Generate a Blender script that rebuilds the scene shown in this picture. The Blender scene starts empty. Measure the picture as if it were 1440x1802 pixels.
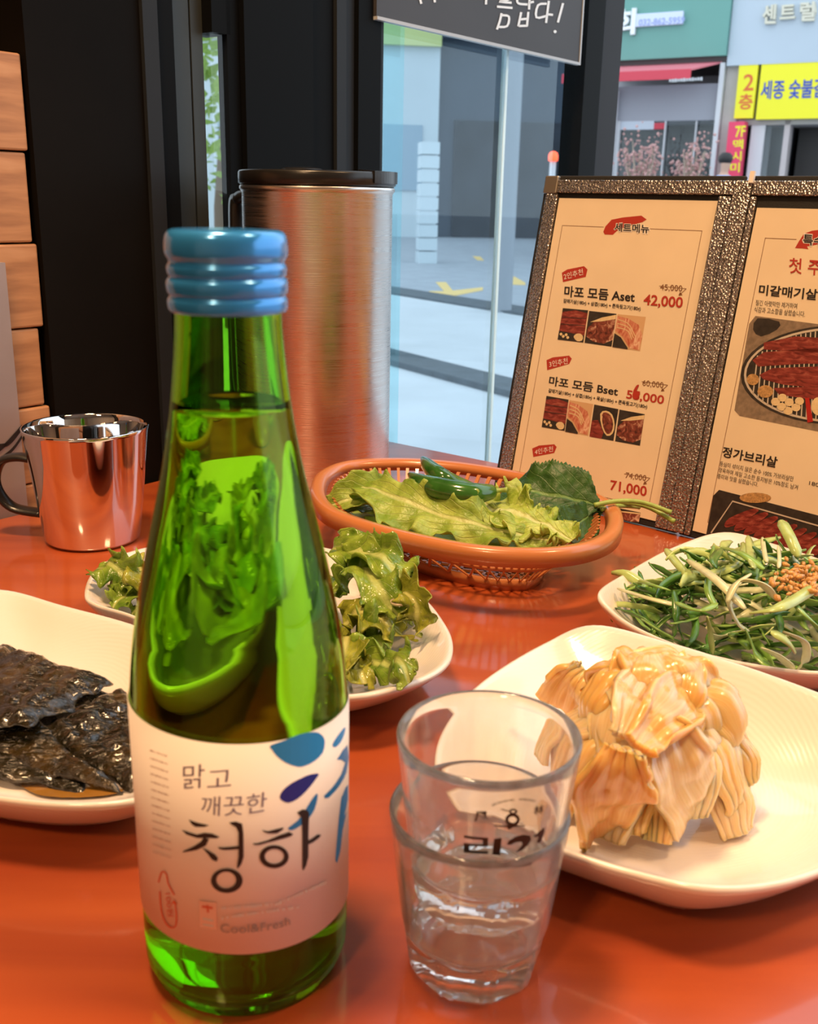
import bpy, bmesh, math, random
from mathutils import Vector, Matrix, noise

random.seed(7)
sc = bpy.context.scene
C = sc.collection

# ------------------------------------------------------------------ camera
F = 1800.0                      # focal length in pixels of the 1440x1802 frame
PITCH = math.radians(17.0)      # looking down
ROLL = math.radians(1.2)
H = 0.235                       # lens above the table top (table top is z = 0)
fwd = Vector((0, math.cos(PITCH), -math.sin(PITCH)))
up0 = Vector((0, math.sin(PITCH), math.cos(PITCH)))
rt0 = Vector((1, 0, 0))
rt = rt0 * math.cos(ROLL) + up0 * math.sin(ROLL)
up = -rt0 * math.sin(ROLL) + up0 * math.cos(ROLL)
EYE = Vector((0, 0, H))
cam_d = bpy.data.cameras.new('camera')
cam = bpy.data.objects.new('camera', cam_d)
C.objects.link(cam)
M = Matrix.Identity(4)
for i in range(3):
    M[i][0] = rt[i]; M[i][1] = up[i]; M[i][2] = -fwd[i]; M[i][3] = EYE[i]
cam.matrix_world = M
cam_d.sensor_fit = 'HORIZONTAL'
cam_d.sensor_width = 36
cam_d.lens = F / 1440 * 36
cam_d.clip_start = 0.01
cam_d.clip_end = 300
cam_d.dof.use_dof = True
cam_d.dof.focus_distance = 0.62
cam_d.dof.aperture_fstop = 28
sc.camera = cam

# ------------------------------------------------------------------ world, light, exposure
w = bpy.data.worlds.new('overcast_sky')
sc.world = w
w.use_nodes = True
bg = w.node_tree.nodes['Background']
bg.inputs[0].default_value = (0.78, 0.90, 1.0, 1)
bg.inputs[1].default_value = 2.0
sc.view_settings.view_transform = 'Standard'
sc.view_settings.look = 'None'
sc.view_settings.gamma = 1.0
sc.view_settings.use_curve_mapping = False
sc.view_settings.exposure = 0.0

# frame of the place: the table's two far edges
def rot2(a): return Vector((math.cos(math.radians(a)), math.sin(math.radians(a)), 0))
E1 = rot2(52.0)                 # along the side wall, towards the street
E2 = rot2(-38.0)                # along the open shop front
ZF = -0.74                      # shop floor
ZG = -0.86                      # street
ZC = 1.80                       # ceiling

def ray(x, y): return fwd + rt * ((x - 720) / F) - up * ((y - 901) / F)
def at(x, y, z=0.0):
    d = ray(x, y); return EYE + d * ((z - H) / d.z)
def onplane(x, y, p, n):
    d = ray(x, y); return EYE + d * ((p - EYE).dot(n) / d.dot(n))
CORNER = at(620, 762)

# ------------------------------------------------------------------ object helpers
ORG = {}
def props(o, label=None, cat=None, group=None, kind=None):
    if label: o['label'] = label
    if cat: o['category'] = cat
    if group: o['group'] = group
    if kind: o['kind'] = kind
    return o
def place(o, org, parent):
    o.parent = parent
    o.location = org - (ORG[parent.name] if parent else Vector((0, 0, 0)))
    ORG[o.name] = org.copy()
def thing(name, loc, label, cat, group=None, kind=None):
    o = bpy.data.objects.new(name, None); C.objects.link(o)
    o.empty_display_size = 0.02
    place(o, Vector(loc), None)
    return props(o, label, cat, group, kind)
def obj(name, verts, faces, mat, parent=None, smooth=True, label=None, cat=None, group=None, kind=None, uv=None, solid=0, mats=None, fmat=None):
    vs = [Vector(v) for v in verts]
    lo = Vector([min(v[i] for v in vs) for i in range(3)]); hi = Vector([max(v[i] for v in vs) for i in range(3)])
    org = Vector(((lo.x + hi.x) / 2, (lo.y + hi.y) / 2, lo.z))
    me = bpy.data.meshes.new(name)
    me.from_pydata([v - org for v in vs], [], faces)
    me.materials.append(mat)
    for m in mats or (): me.materials.append(m)
    if fmat:
        for p, k in zip(me.polygons, fmat): p.material_index = k
    if smooth: me.polygons.foreach_set('use_smooth', [True] * len(me.polygons))
    if uv:
        l = me.uv_layers.new(name='uv')
        for lp in me.loops: l.data[lp.index].uv = uv[lp.vertex_index]
    me.update()
    o = bpy.data.objects.new(name, me); C.objects.link(o)
    place(o, org, parent)
    if solid:
        md = o.modifiers.new('thickness', 'SOLIDIFY'); md.thickness = solid; md.offset = 0
    return props(o, label, cat, group, kind)
class MB:
    def __init__(s): s.v = []; s.f = []
    def add(s, v, f):
        k = len(s.v); s.v += [Vector(p) for p in v]; s.f += [tuple(i + k for i in q) for q in f]; return s
    def hexa(s, p):   # 8 points: bottom loop 0-3, top loop 4-7
        return s.add(p, [(0, 3, 2, 1), (4, 5, 6, 7), (0, 1, 5, 4), (1, 2, 6, 5), (2, 3, 7, 6), (3, 0, 4, 7)])
    def box(s, o, a, b, c):   # corner o, edge vectors a, b, c
        o = Vector(o); return s.hexa([o, o + a, o + a + b, o + b, o + c, o + a + c, o + a + b + c, o + b + c])
    def tube(s, pts, rad, seg=10, cap=True):
        pts = [Vector(p) for p in pts]; n = len(pts)
        if not hasattr(rad, '__len__'): rad = [rad] * n
        vs, fs = [], []; ref = Vector((0.13, 0.21, 0.97))
        for i, p in enumerate(pts):
            t = (pts[min(i + 1, n - 1)] - pts[max(i - 1, 0)]).normalized()
            a = t.cross(ref)
            if a.length < 1e-4: a = t.cross(Vector((1, 0, 0)))
            a.normalize(); b = t.cross(a)
            for k in range(seg):
                q = 2 * math.pi * k / seg; vs.append(p + (a * math.cos(q) + b * math.sin(q)) * rad[i])
        for i in range(n - 1):
            for k in range(seg):
                fs.append((i * seg + k, i * seg + (k + 1) % seg, (i + 1) * seg + (k + 1) % seg, (i + 1) * seg + k))
        if cap: fs += [tuple(range(seg - 1, -1, -1)), tuple(range((n - 1) * seg, n * seg))]
        return s.add(vs, fs)
    def obj(s, name, mat, parent=None, smooth=False, **k): return obj(name, s.v, s.f, mat, parent, smooth, **k)
def lathe(base, prof, seg=64, rfun=None, close=False):
    vs, fs = [], []
    for i, (z, r) in enumerate(prof):
        for k in range(seg):
            a = 2 * math.pi * k / seg; rr = rfun(z, r, a) if rfun else r
            vs.append((base[0] + rr * math.cos(a), base[1] + rr * math.sin(a), base[2] + z))
    n = len(prof)
    for i in range(n - 1 + (1 if close else 0)):
        j = (i + 1) % n
        for k in range(seg): fs.append((i * seg + k, i * seg + (k + 1) % seg, j * seg + (k + 1) % seg, j * seg + k))
    if not close:
        fs.append(tuple(range(seg - 1, -1, -1))); fs.append(tuple(range((n - 1) * seg, n * seg)))
    return vs, fs
def catmull(pts, n, closed=False):
    pts = [Vector(p) for p in pts]; m = len(pts); out = []
    for i in range(n):
        t = i / n * m if closed else i / (n - 1) * (m - 1)
        k = int(t); 
        if not closed and k >= m - 1: k = m - 2
        f = t - k
        g = (lambda q: pts[q % m]) if closed else (lambda q: pts[max(0, min(m - 1, q))])
        a, b, c, d = g(k - 1), g(k), g(k + 1), g(k + 2)
        out.append(0.5 * ((2 * b) + (c - a) * f + (2 * a - 5 * b + 4 * c - d) * f * f + (3 * b - a - 3 * c + d) * f ** 3))
    return out
def smoothprof(pts, n): return [(p.x, p.y) for p in catmull([(a, b, 0) for a, b in pts], n)]
def lerpv(t, xs, ys):
    for i in range(len(xs) - 1):
        if t <= xs[i + 1]: 
            f = (t - xs[i]) / (xs[i + 1] - xs[i]); return ys[i] + (ys[i + 1] - ys[i]) * max(0, f)
    return ys[-1]
def nz(p, s=1.0, seed=0): return noise.noise(Vector(p) * s + Vector((seed * 17.3, seed * 5.1, seed * 9.7)))

# ------------------------------------------------------------------ materials
def nodes(name):
    m = bpy.data.materials.new(name); m.use_nodes = True
    nt = m.node_tree; return m, nt, nt.nodes['Principled BSDF'], nt.nodes['Material Output']
def tex(nt, kind, coord='Object', scale=(1, 1, 1), **k):
    tc = nt.nodes.new('ShaderNodeTexCoord'); mp = nt.nodes.new('ShaderNodeMapping'); mp.inputs['Scale'].default_value = scale
    nt.links.new(tc.outputs[coord], mp.inputs[0])
    t = nt.nodes.new('ShaderNodeTex' + kind); nt.links.new(mp.outputs[0], t.inputs['Vector'])
    for a, v in k.items():
        if a in t.inputs: t.inputs[a].default_value = v
        else: setattr(t, a, v)
    return t
def ramp(nt, src, stops):
    r = nt.nodes.new('ShaderNodeValToRGB'); e = r.color_ramp.elements
    while len(e) < len(stops): e.new(0.5)
    for k, (p, c) in enumerate(stops): e[k].position = p; e[k].color = (*c, 1)
    nt.links.new(src, r.inputs[0]); return r
def bump(nt, src, bsdf, s, d=0.001):
    b = nt.nodes.new('ShaderNodeBump'); b.inputs['Strength'].default_value = s; b.inputs['Distance'].default_value = d
    nt.links.new(src, b.inputs['Height']); nt.links.new(b.outputs[0], bsdf.inputs['Normal']); return b
def mat(name, col, rough=0.5, metal=0.0, var=0.0, vs=60.0, bmp=0.0, bs=200.0, coat=0.0, spec=0.5, emit=None, stretch=(1, 1, 1), sss=0.0):
    m, nt, b, o = nodes(name)
    b.inputs['Base Color'].default_value = (*col, 1); b.inputs['Roughness'].default_value = rough
    b.inputs['Metallic'].default_value = metal; b.inputs['Coat Weight'].default_value = coat
    b.inputs['Coat Roughness'].default_value = 0.06; b.inputs['Specular IOR Level'].default_value = spec
    if sss: b.inputs['Subsurface Weight'].default_value = sss; b.inputs['Subsurface Radius'].default_value = (0.004, 0.003, 0.0015); b.inputs['Subsurface Scale'].default_value = 1.0
    t = tex(nt, 'Noise', scale=tuple(vs * q for q in stretch), Scale=1.0, Detail=4.0)
    if var:
        r = ramp(nt, t.outputs['Fac'], [(0.3, tuple(c * (1 - var) for c in col)), (0.7, tuple(min(1, c * (1 + var)) for c in col))])
        nt.links.new(r.outputs[0], b.inputs['Base Color'])
    if bmp:
        t2 = tex(nt, 'Noise', scale=tuple(bs * q for q in stretch), Scale=1.0, Detail=3.0)
        bump(nt, t2.outputs['Fac'], b, bmp)
    if emit: b.inputs['Emission Color'].default_value = (*emit[0], 1); b.inputs['Emission Strength'].default_value = emit[1]
    return m
def glassmat(name, col, ior, rough=0.0):
    m, nt, b, o = nodes(name); nt.nodes.remove(b)
    g = nt.nodes.new('ShaderNodeBsdfGlass'); g.inputs['Color'].default_value = (*col, 1); g.inputs['IOR'].default_value = ior; g.inputs['Roughness'].default_value = rough
    nt.links.new(g.outputs[0], o.inputs[0]); return m
def panemat(name, tint, ior=1.5, boost=1.0):
    m, nt, b, o = nodes(name); nt.nodes.remove(b)
    tr = nt.nodes.new('ShaderNodeBsdfTransparent'); tr.inputs[0].default_value = (*[t ** 0.5 for t in tint], 1)
    ge = nt.nodes.new('ShaderNodeNewGeometry'); iv = nt.nodes.new('ShaderNodeMath'); iv.operation = 'SUBTRACT'; iv.inputs[0].default_value = 1.0; nt.links.new(ge.outputs['Backfacing'], iv.inputs[1])
    gl = nt.nodes.new('ShaderNodeBsdfGlossy'); gl.inputs['Roughness'].default_value = 0.0
    fr = nt.nodes.new('ShaderNodeFresnel'); fr.inputs[0].default_value = ior
    mu = nt.nodes.new('ShaderNodeMath'); mu.operation = 'MULTIPLY'; mu.inputs[1].default_value = boost
    m3 = nt.nodes.new('ShaderNodeMath'); m3.operation = 'MULTIPLY'; m3.use_clamp = True; nt.links.new(mu.outputs[0], m3.inputs[0]); nt.links.new(iv.outputs[0], m3.inputs[1])
    mx = nt.nodes.new('ShaderNodeMixShader'); nt.links.new(fr.outputs[0], mu.inputs[0]); nt.links.new(m3.outputs[0], mx.inputs[0])
    nt.links.new(tr.outputs[0], mx.inputs[1]); nt.links.new(gl.outputs[0], mx.inputs[2]); nt.links.new(mx.outputs[0], o.inputs[0]); return m
def leafmat(name, dark, light, rib, rough=0.4, ribw=0.10, transl=0.3, bs=1.0, sp=0.5):
    m, nt, b, o = nodes(name)
    n1 = tex(nt, 'Noise', scale=(90, 90, 90), Scale=1.0, Detail=5.0)
    r1 = ramp(nt, n1.outputs['Fac'], [(0.35, dark), (0.68, light)])
    tc = nt.nodes.new('ShaderNodeTexCoord'); sep = nt.nodes.new('ShaderNodeSeparateXYZ'); nt.links.new(tc.outputs['UV'], sep.inputs[0])
    sub = nt.nodes.new('ShaderNodeMath'); sub.operation = 'SUBTRACT'; sub.inputs[1].default_value = 0.5; nt.links.new(sep.outputs[1], sub.inputs[0])
    ab = nt.nodes.new('ShaderNodeMath'); ab.operation = 'ABSOLUTE'; nt.links.new(sub.outputs[0], ab.inputs[0])
    # side veins: distance along the rib shifted by distance from it
    md = nt.nodes.new('ShaderNodeMath'); md.operation = 'MULTIPLY_ADD'; md.inputs[1].default_value = -0.9; nt.links.new(ab.outputs[0], md.inputs[0]); nt.links.new(sep.outputs[0], md.inputs[2])
    m2 = nt.nodes.new('ShaderNodeMath'); m2.operation = 'MULTIPLY'; m2.inputs[1].default_value = 8.0; nt.links.new(md.outputs[0], m2.inputs[0])
    fr = nt.nodes.new('ShaderNodeMath'); fr.operation = 'PINGPONG'; fr.inputs[1].default_value = 0.5; nt.links.new(m2.outputs[0], fr.inputs[0])
    rv = ramp(nt, fr.outputs[0], [(0.0, (1, 1, 1)), (0.07, (0, 0, 0))])
    rr = ramp(nt, ab.outputs[0], [(ribw * 0.35, (1, 1, 1)), (ribw, (0, 0, 0))])
    ad = nt.nodes.new('ShaderNodeMath'); ad.operation = 'MULTIPLY_ADD'; ad.inputs[1].default_value = 0.45; ad.use_clamp = True
    nt.links.new(rv.outputs[0], ad.inputs[0]); nt.links.new(rr.outputs[0], ad.inputs[2])
    mx = nt.nodes.new('ShaderNodeMix'); mx.data_type = 'RGBA'; nt.links.new(ad.outputs[0], mx.inputs['Factor'])
    nt.links.new(r1.outputs[0], mx.inputs['A']); mx.inputs['B'].default_value = (*rib, 1)
    nt.links.new(mx.outputs['Result'], b.inputs['Base Color'])
    b.inputs['Roughness'].default_value = rough; b.inputs['Specular IOR Level'].default_value = sp
    n2 = tex(nt, 'Noise', scale=(260, 260, 260), Scale=1.0, Detail=3.0)
    sb = nt.nodes.new('ShaderNodeMath'); sb.operation = 'MULTIPLY_ADD'; sb.inputs[1].default_value = -0.6; nt.links.new(ad.outputs[0], sb.inputs[0]); nt.links.new(n2.outputs['Fac'], sb.inputs[2])
    bp = bump(nt, sb.outputs[0], b, 0.5 * bs, 0.0012)
    t = nt.nodes.new('ShaderNodeBsdfTranslucent'); nt.links.new(mx.outputs['Result'], t.inputs[0]); nt.links.new(bp.outputs[0], t.inputs['Normal'])
    ms = nt.nodes.new('ShaderNodeMixShader'); ms.inputs[0].default_value = transl
    nt.links.new(b.outputs[0], ms.inputs[1]); nt.links.new(t.outputs[0], ms.inputs[2]); nt.links.new(ms.outputs[0], o.inputs[0])
    return m

K = {}
K['black'] = mat('black_metal', (0.005, 0.0055, 0.006), 0.45, 0.0, bmp=0.03, bs=40, spec=0.04)
K['black2'] = mat('black_panel', (0.007, 0.006, 0.005), 0.5, 0.0, var=0.25, vs=6, spec=0.04)
K['slate'] = mat('slate_metal', (0.020, 0.023, 0.027), 0.4, 0.0, spec=0.1)
K['blackplastic'] = mat('black_plastic', (0.012, 0.011, 0.011), 0.28, bmp=0.05, bs=400)
K['white'] = mat('white_glaze', (0.86, 0.83, 0.79), 0.16, 0.0, coat=0.6, sss=0.0)
K['paper'] = mat('menu_paper', (0.80, 0.66, 0.47), 0.45, var=0.03, vs=30)
K['ink'] = mat('black_ink', (0.015, 0.012, 0.012), 0.5)
K['redink'] = mat('red_ink', (0.42, 0.035, 0.02), 0.5)
K['brownink'] = mat('brown_ink', (0.20, 0.08, 0.03), 0.5)
K['whiteink'] = mat('white_ink', (0.85, 0.80, 0.74), 0.5)
def steel(name, col, rough, aniso=0.0, vs=(300, 300, 4), bmp=0.02):
    m, nt, b, o = nodes(name)
    b.inputs['Base Color'].default_value = (*col, 1); b.inputs['Metallic'].default_value = 1; b.inputs['Roughness'].default_value = rough
    t = tex(nt, 'Noise', scale=vs, Scale=1.0, Detail=3.0)
    r = ramp(nt, t.outputs['Fac'], [(0.3, (rough * 0.7,) * 3), (0.7, (rough * 1.4,) * 3)]); nt.links.new(r.outputs[0], b.inputs['Roughness'])
    if bmp: bump(nt, t.outputs['Fac'], b, bmp, 0.0004)
    return m
K['polished'] = steel('polished_steel', (0.80, 0.76, 0.74), 0.035, vs=(40, 40, 40), bmp=0.0)
K['brushed'] = steel('brushed_steel', (0.70, 0.66, 0.63), 0.30, vs=(14, 14, 1600), bmp=0.03)

def tablemat():
    m, nt, b, o = nodes('red_lacquered_wood')
    t = tex(nt, 'Noise', scale=(3, 26, 10), Scale=1.0, Detail=7.0, Distortion=0.6)
    r = ramp(nt, t.outputs['Fac'], [(0.30, (0.30, 0.044, 0.010)), (0.52, (0.41, 0.074, 0.015)), (0.75, (0.50, 0.105, 0.022))])
    nt.links.new(r.outputs[0], b.inputs['Base Color'])
    b.inputs['Roughness'].default_value = 0.42; b.inputs['Coat Weight'].default_value = 0.8; b.inputs['Coat Roughness'].default_value = 0.10
    t2 = tex(nt, 'Noise', scale=(9, 9, 9), Scale=1.0, Detail=5.0)
    bump(nt, t2.outputs['Fac'], b, 0.05, 0.004); return m
K['table'] = tablemat()
K['ceil'] = mat('ceiling_paint', (0.62, 0.52, 0.42), 0.8, var=0.05)
K['warmwall'] = mat('warm_wall_paint', (0.56, 0.43, 0.31), 0.8, var=0.08, vs=5)
K['floor'] = mat('brown_floor', (0.16, 0.11, 0.08), 0.5, var=0.2, vs=6)

# ================================================================== ROOM SHELL
WN = -E2                                    # outward normal of the side wall
WP = CORNER + WN * 0.006                    # a point of the side wall's face, at the table's far corner
def wall_s(x, y=350):                       # distance from the far corner back along the side wall, for a pixel on its face
    return (CORNER - onplane(x, y, WP, E2)).dot(E1)
def wslab(name, s0, s1, z0, z1, depth, proud, mat_, **k):   # upright slab on the side wall
    o = WP - E1 * s0 - WN * proud; o.z = z0
    return MB().box(o, -E1 * (s1 - s0), WN * (depth + proud), Vector((0, 0, z1 - z0))).obj(name, mat_, **k)
def room():
    back = CORNER - E1 * 3.6
    mb = MB(); o = CORNER - E1 * 3.7 + WN * 0.3; o.z = ZF - 0.1
    mb.box(o, E1 * 3.75, E2 * 4.9, Vector((0, 0, 0.1))).obj('floor', K['floor'], kind='structure', label='brown shop floor under the table')
    o = CORNER - E1 * 3.7 + WN * 0.3; o.z = ZC
    MB().box(o, E1 * 3.85, E2 * 4.9, Vector((0, 0, 0.1))).obj('ceiling', K['ceil'], kind='structure', label='warm painted ceiling of the eatery')
    o = CORNER - E1 * 3.7 + WN * 0.3; o.z = ZF
    MB().box(o, E1 * 0.1, E2 * 4.9, Vector((0, 0, ZC - ZF))).obj('wall_back', K['warmwall'], kind='structure', label='warm painted wall at the back of the eatery')
    o = CORNER - E1 * 3.6 + E2 * 4.2; o.z = ZF
    MB().box(o, E1 * 3.7, E2 * 0.1, Vector((0, 0, ZC - ZF))).obj('wall_right', K['warmwall'], kind='structure', label='warm painted side wall of the eatery')
    # header above the open front
    o = CORNER + E1 * 0.02 + WN * 0.3; o.z = 1.25
    MB().box(o, E1 * 0.13, E2 * 4.8, Vector((0, 0, ZC - 1.25))).obj('wall_front', K['black2'], kind='structure', label='black header above the open shop front')
room()
# side wall: dark panelling, then the frames near the street
zt = ZC
s_wood = wall_s(60)
s_a, s_b, s_c = wall_s(262), wall_s(287), wall_s(318)
s_d, s_e = wall_s(383), wall_s(408)
wslab('wall_left', s_wood - 0.02, 3.6, ZF, zt, 0.12, -0.07, K['black2'], kind='structure', label='black panelled side wall')
wslab('trim_1', s_a, s_wood - 0.003, ZF, zt, 0.08, 0.0, K['black2'], kind='structure', label='black side panel beside the wood blocks')
wslab('trim_2', s_b, s_a, ZF, zt, 0.06, 0.004, K['slate'], kind='structure', label='slate grey upright strip on the black side wall')
wslab('trim_3', s_c, s_b, ZF, zt, 0.06, 0.0, K['black'], kind='structure', label='black upright strip beside the window frame')
# frame of the slit window
fr = thing('window_1', WP - E1 * s_d + Vector((0, 0, ZF)), 'narrow upright window between black frames', None, kind='structure')
K['slate2'] = mat('grey_green_frame', (0.030, 0.034, 0.032), 0.4, 0.0, spec=0.3)
zs1 = onplane(395, 60, WP, E2).z
def wpart(name, s0, s1, z0, z1, depth, proud, m):
    o = WP - E1 * s0 - WN * proud; o.z = z0
    return MB().box(o, -E1 * (s1 - s0), WN * (depth + proud), Vector((0, 0, z1 - z0))).obj(name, m, fr)
sm = wall_s(362)
wpart('jamb', s_d, sm - 0.001, ZF, zt, 0.03, -0.012, K['slate2'])
wpart('jamb', sm + 0.001, s_c, ZF, zt, 0.03, -0.012, K['slate2'])
wpart('frame_head', s_e - 0.004, s_d, zs1, zt, 0.03, 0.0, K['black'])
wpart('window_pane', s_e - 0.004, s_d, ZF, zs1, 0.003, -0.020, panemat('slit_glass', (0.93, 0.97, 0.96)))
# posts near the corner, towards the street
def post(k, x0, x1, depth, proud, m, lab):
    wslab('trim_%d' % k, wall_s(x1), wall_s(x0), ZF, zt, depth, proud, m, kind='structure', label=lab)
post(4, 408, 428, 0.012, 0.0, K['black'], 'black stile beside the slit window')
post(5, 429, 545, 0.012, 0.006, K['black'], 'broad black post of the folding doors')
post(6, 546, 587, 0.03, 0.0, K['black'], 'black stile of the folding doors')
post(7, 588, 604, 0.10, 0.004, K['slate'], 'narrow slate grey strip of the door post')
post(8, 605, 621, 0.10, 0.001, K['slate'], 'slate grey strip of the door post beside the black one')
post(9, 622, 660, 0.10, 0.006, K['black'], 'black corner post of the folding doors')

# folded-out glass leaf standing out over the pavement, with the blackboard
LP = WP + E2 * 0.0
def leaf_t(x, y=350): return -wall_s(x, y)
t0, t1, t2, t3 = leaf_t(660), leaf_t(1008), leaf_t(1036), leaf_t(1072)
leaf = thing('door_1', LP + E1 * t0 + Vector((0, 0, ZF)), 'folded-out glass door leaf with black stiles', None, kind='structure')
def lpart(name, a, b, z0, z1, d0, d1, m, par=leaf):
    o = LP + E1 * a + E2 * d0; o.z = z0
    return MB().box(o, E1 * (b - a), E2 * (d1 - d0), Vector((0, 0, z1 - z0))).obj(name, m, par)
tm = leaf_t(890)
K['greystile'] = mat('dark_grey_stile', (0.020, 0.019, 0.022), 0.4, 0.0, spec=0.08)
pane = panemat('door_glass', (0.80, 0.90, 0.95), 1.5, 1.3)
lpart('stile', t0 - 0.01, t0 + 0.006, ZG + 0.1, zt, -0.02, 0.004, K['slate'])
lpart('door_pane', t0 + 0.006, tm, ZG + 0.1, zt, -0.014, -0.008, pane)
lpart('glass_edge', tm, tm + 0.004, ZG + 0.1, zt, -0.014, -0.007, mat('pale_glass_edge', (0.70, 0.88, 0.90), 0.15))
lpart('door_pane', tm + 0.004, t1, ZG + 0.1, zt, -0.014, -0.008, pane)
lpart('stile', t1, t2, ZG + 0.1, zt, -0.024, 0.006, K['black'])
lpart('stile', t2, t3, ZG + 0.1, zt, -0.030, 0.002, K['greystile'])
tq = leaf_t(763)
leaf2 = thing('door_2', LP + E1 * t0 + E2 * -0.06 + Vector((0, 0, ZF)), 'second glass door leaf folded behind the first', None, kind='structure')
lpart('door_pane', t0 + 0.006, tq + 0.02, ZG + 0.1, zt, -0.066, -0.060, panemat('cyan_door_glass', (0.66, 0.92, 0.95), 1.5, 1.6), leaf2)

# wood blocks beside the black wall
def woodmat():
    m, nt, b, o = nodes('orange_brown_wood')
    t = tex(nt, 'Noise', scale=(14, 14, 120), Scale=1.0, Detail=6.0, Distortion=0.4)
    r = ramp(nt, t.outputs['Fac'], [(0.3, (0.34, 0.15, 0.06)), (0.55, (0.50, 0.24, 0.10)), (0.75, (0.58, 0.30, 0.14))])
    nt.links.new(r.outputs[0], b.inputs['Base Color']); b.inputs['Roughness'].default_value = 0.55; bump(nt, t.outputs['Fac'], b, 0.2, 0.001); return m
K['wood'] = woodmat()
def bevbox(name, o, a, b, c, m, parent, bev=0.004, **k):
    ob = MB().box(o, a, b, c).obj(name, m, parent, **k)
    md = ob.modifiers.new('bevel', 'BEVEL'); md.width = bev; md.segments = 2; return ob
pil = thing('wood_pillar', WP - E1 * (s_wood + 0.15) + Vector((0, 0, ZF)), 'pillar of stacked orange-brown wood blocks beside the black wall', 'pillar')
zj = [onplane(70, y, WP, E2).z for y in (96, 268, 428, 577, 716, 850)]
zj += [zj[-1] - 0.075 * k for k in range(1, 10)]
for k in range(len(zj) - 1):
    z1, z0 = zj[k], max(zj[k + 1], ZF)
    if z1 - z0 < 0.01: break
    wob = [0, 0.002, -0.001, 0.003, 0][k % 5]
    o = WP - E1 * (s_wood + wob) + WN * (0.002 + 0.5 * abs(wob)); o.z = z0 + 0.0006
    bevbox('wood_block', o, -E1 * 0.42, WN * 0.06, Vector((0, 0, z1 - z0 - 0.0012)), K['wood'], pil, 0.0015)
# grey panel with black brush lines, at the table's end
GP = at(20, 905) - E1 * 0.02
gpan = thing('metal_panel', GP + Vector((0, 0, ZF)), 'pinkish grey upright panel with black brush lines beside the wood pillar', 'panel')
gz = onplane(8, 462, GP, E2).z
sgr = (CORNER - onplane(46, 860, GP, E2)).dot(E1)
o = GP + E1 * ((CORNER - GP).dot(E1) - sgr); o.z = ZF
MB().box(o, -E1 * 0.30, E2 * -0.006, Vector((0, 0, gz - ZF))).obj('board', mat('pinkish_grey_metal', (0.36, 0.30, 0.29), 0.45, 0.3, var=0.06, vs=20), gpan)
for pts in ([(-60, 835), (0, 790), (25, 765), (38, 750)], [(-60, 850), (0, 808), (22, 790), (38, 768)], [(-60, 800), (-10, 786), (15, 780), (36, 756)]):
    P = [onplane(x, y, GP, E2) + E2 * 0.0006 for x, y in pts]
    mb = MB(); q = catmull(P, 16)
    for a, b in zip(q, q[1:]):
        u = Vector((0, 0, 0.0014)); mb.add([a - u, b - u, b + u, a + u], [(0, 1, 2, 3)])
    mb.obj('brush_line', K['ink'], gpan)

# ================================================================== TABLE
def table():
    t = thing('dining_table', CORNER - E1 * 0.4 + E2 * 0.6 + Vector((0, 0, ZF)), 'red lacquered wooden dining table holding the dishes', 'table')
    a, b = -E1 * 0.82, E2 * 1.25
    top = MB().box(CORNER + Vector((0, 0, -0.028)), a, b, Vector((0, 0, 0.028))).obj('table_top', K['table'], t)
    md = top.modifiers.new('bevel', 'BEVEL'); md.width = 0.004; md.segments = 3
    o = CORNER - E1 * 0.06 + E2 * 0.06 + Vector((0, 0, -0.09))
    mb = MB(); mb.box(o, -E1 * 0.70, E2 * 0.02, Vector((0, 0, 0.062))); mb.box(o + E2 * 1.11, -E1 * 0.70, E2 * 0.02, Vector((0, 0, 0.062)))
    mb.box(o + E2 * 0.02, -E1 * 0.02, E2 * 1.09, Vector((0, 0, 0.062))); mb.box(o + E2 * 0.02 - E1 * 0.68, -E1 * 0.02, E2 * 1.09, Vector((0, 0, 0.062)))
    mb.obj('apron', K['black'], t)
    for i in (0, 1):
        for j in (0, 1):
            q = CORNER - E1 * (0.05 + 0.67 * i) + E2 * (0.05 + 1.10 * j); q.z = ZF
            MB().box(q, -E1 * 0.05, E2 * 0.05, Vector((0, 0, -ZF - 0.028))).obj('leg', K['black'], t)
table()

# ================================================================== CEILING LAMPS (each carries its own light)
def lamp(loc, ang, power, lab):
    d = rot2(ang); n = rot2(ang + 90)
    t = thing('ceiling_lamp', Vector(loc), lab, 'lamp')
    o = Vector(loc) - d * 0.16 - n * 0.10
    MB().box(o + Vector((0, 0, 0.014)), d * 0.32, n * 0.20, Vector((0, 0, ZC - loc[2] - 0.014))).obj('housing', K['black'], t)
    for k in range(3):
        q = Vector(loc) + n * (-0.066 + 0.066 * k)
        L = bpy.data.lights.new('led_bar', 'AREA'); L.shape = 'RECTANGLE'; L.size = 0.28; L.size_y = 0.035
        L.energy = power / 3; L.color = (1.0, 0.62, 0.32)
        lo = bpy.data.objects.new('led_bar', L); C.objects.link(lo)
        R = Matrix((d, n, Vector((0, 0, 1)))).transposed()
        lo.rotation_euler = R.to_euler(); place(lo, q + Vector((0, 0, 0.010)), t)
lamp((-0.25, 0.30, 1.50), 52, 24, 'warm three-bar ceiling lamp above the table')
lamp((0.75, 0.10, 1.50), 52, 14, 'warm three-bar ceiling lamp on the far side of the table')
lamp((-0.6, -1.0, 1.50), 52, 20, 'warm three-bar ceiling lamp behind the diners')

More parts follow.
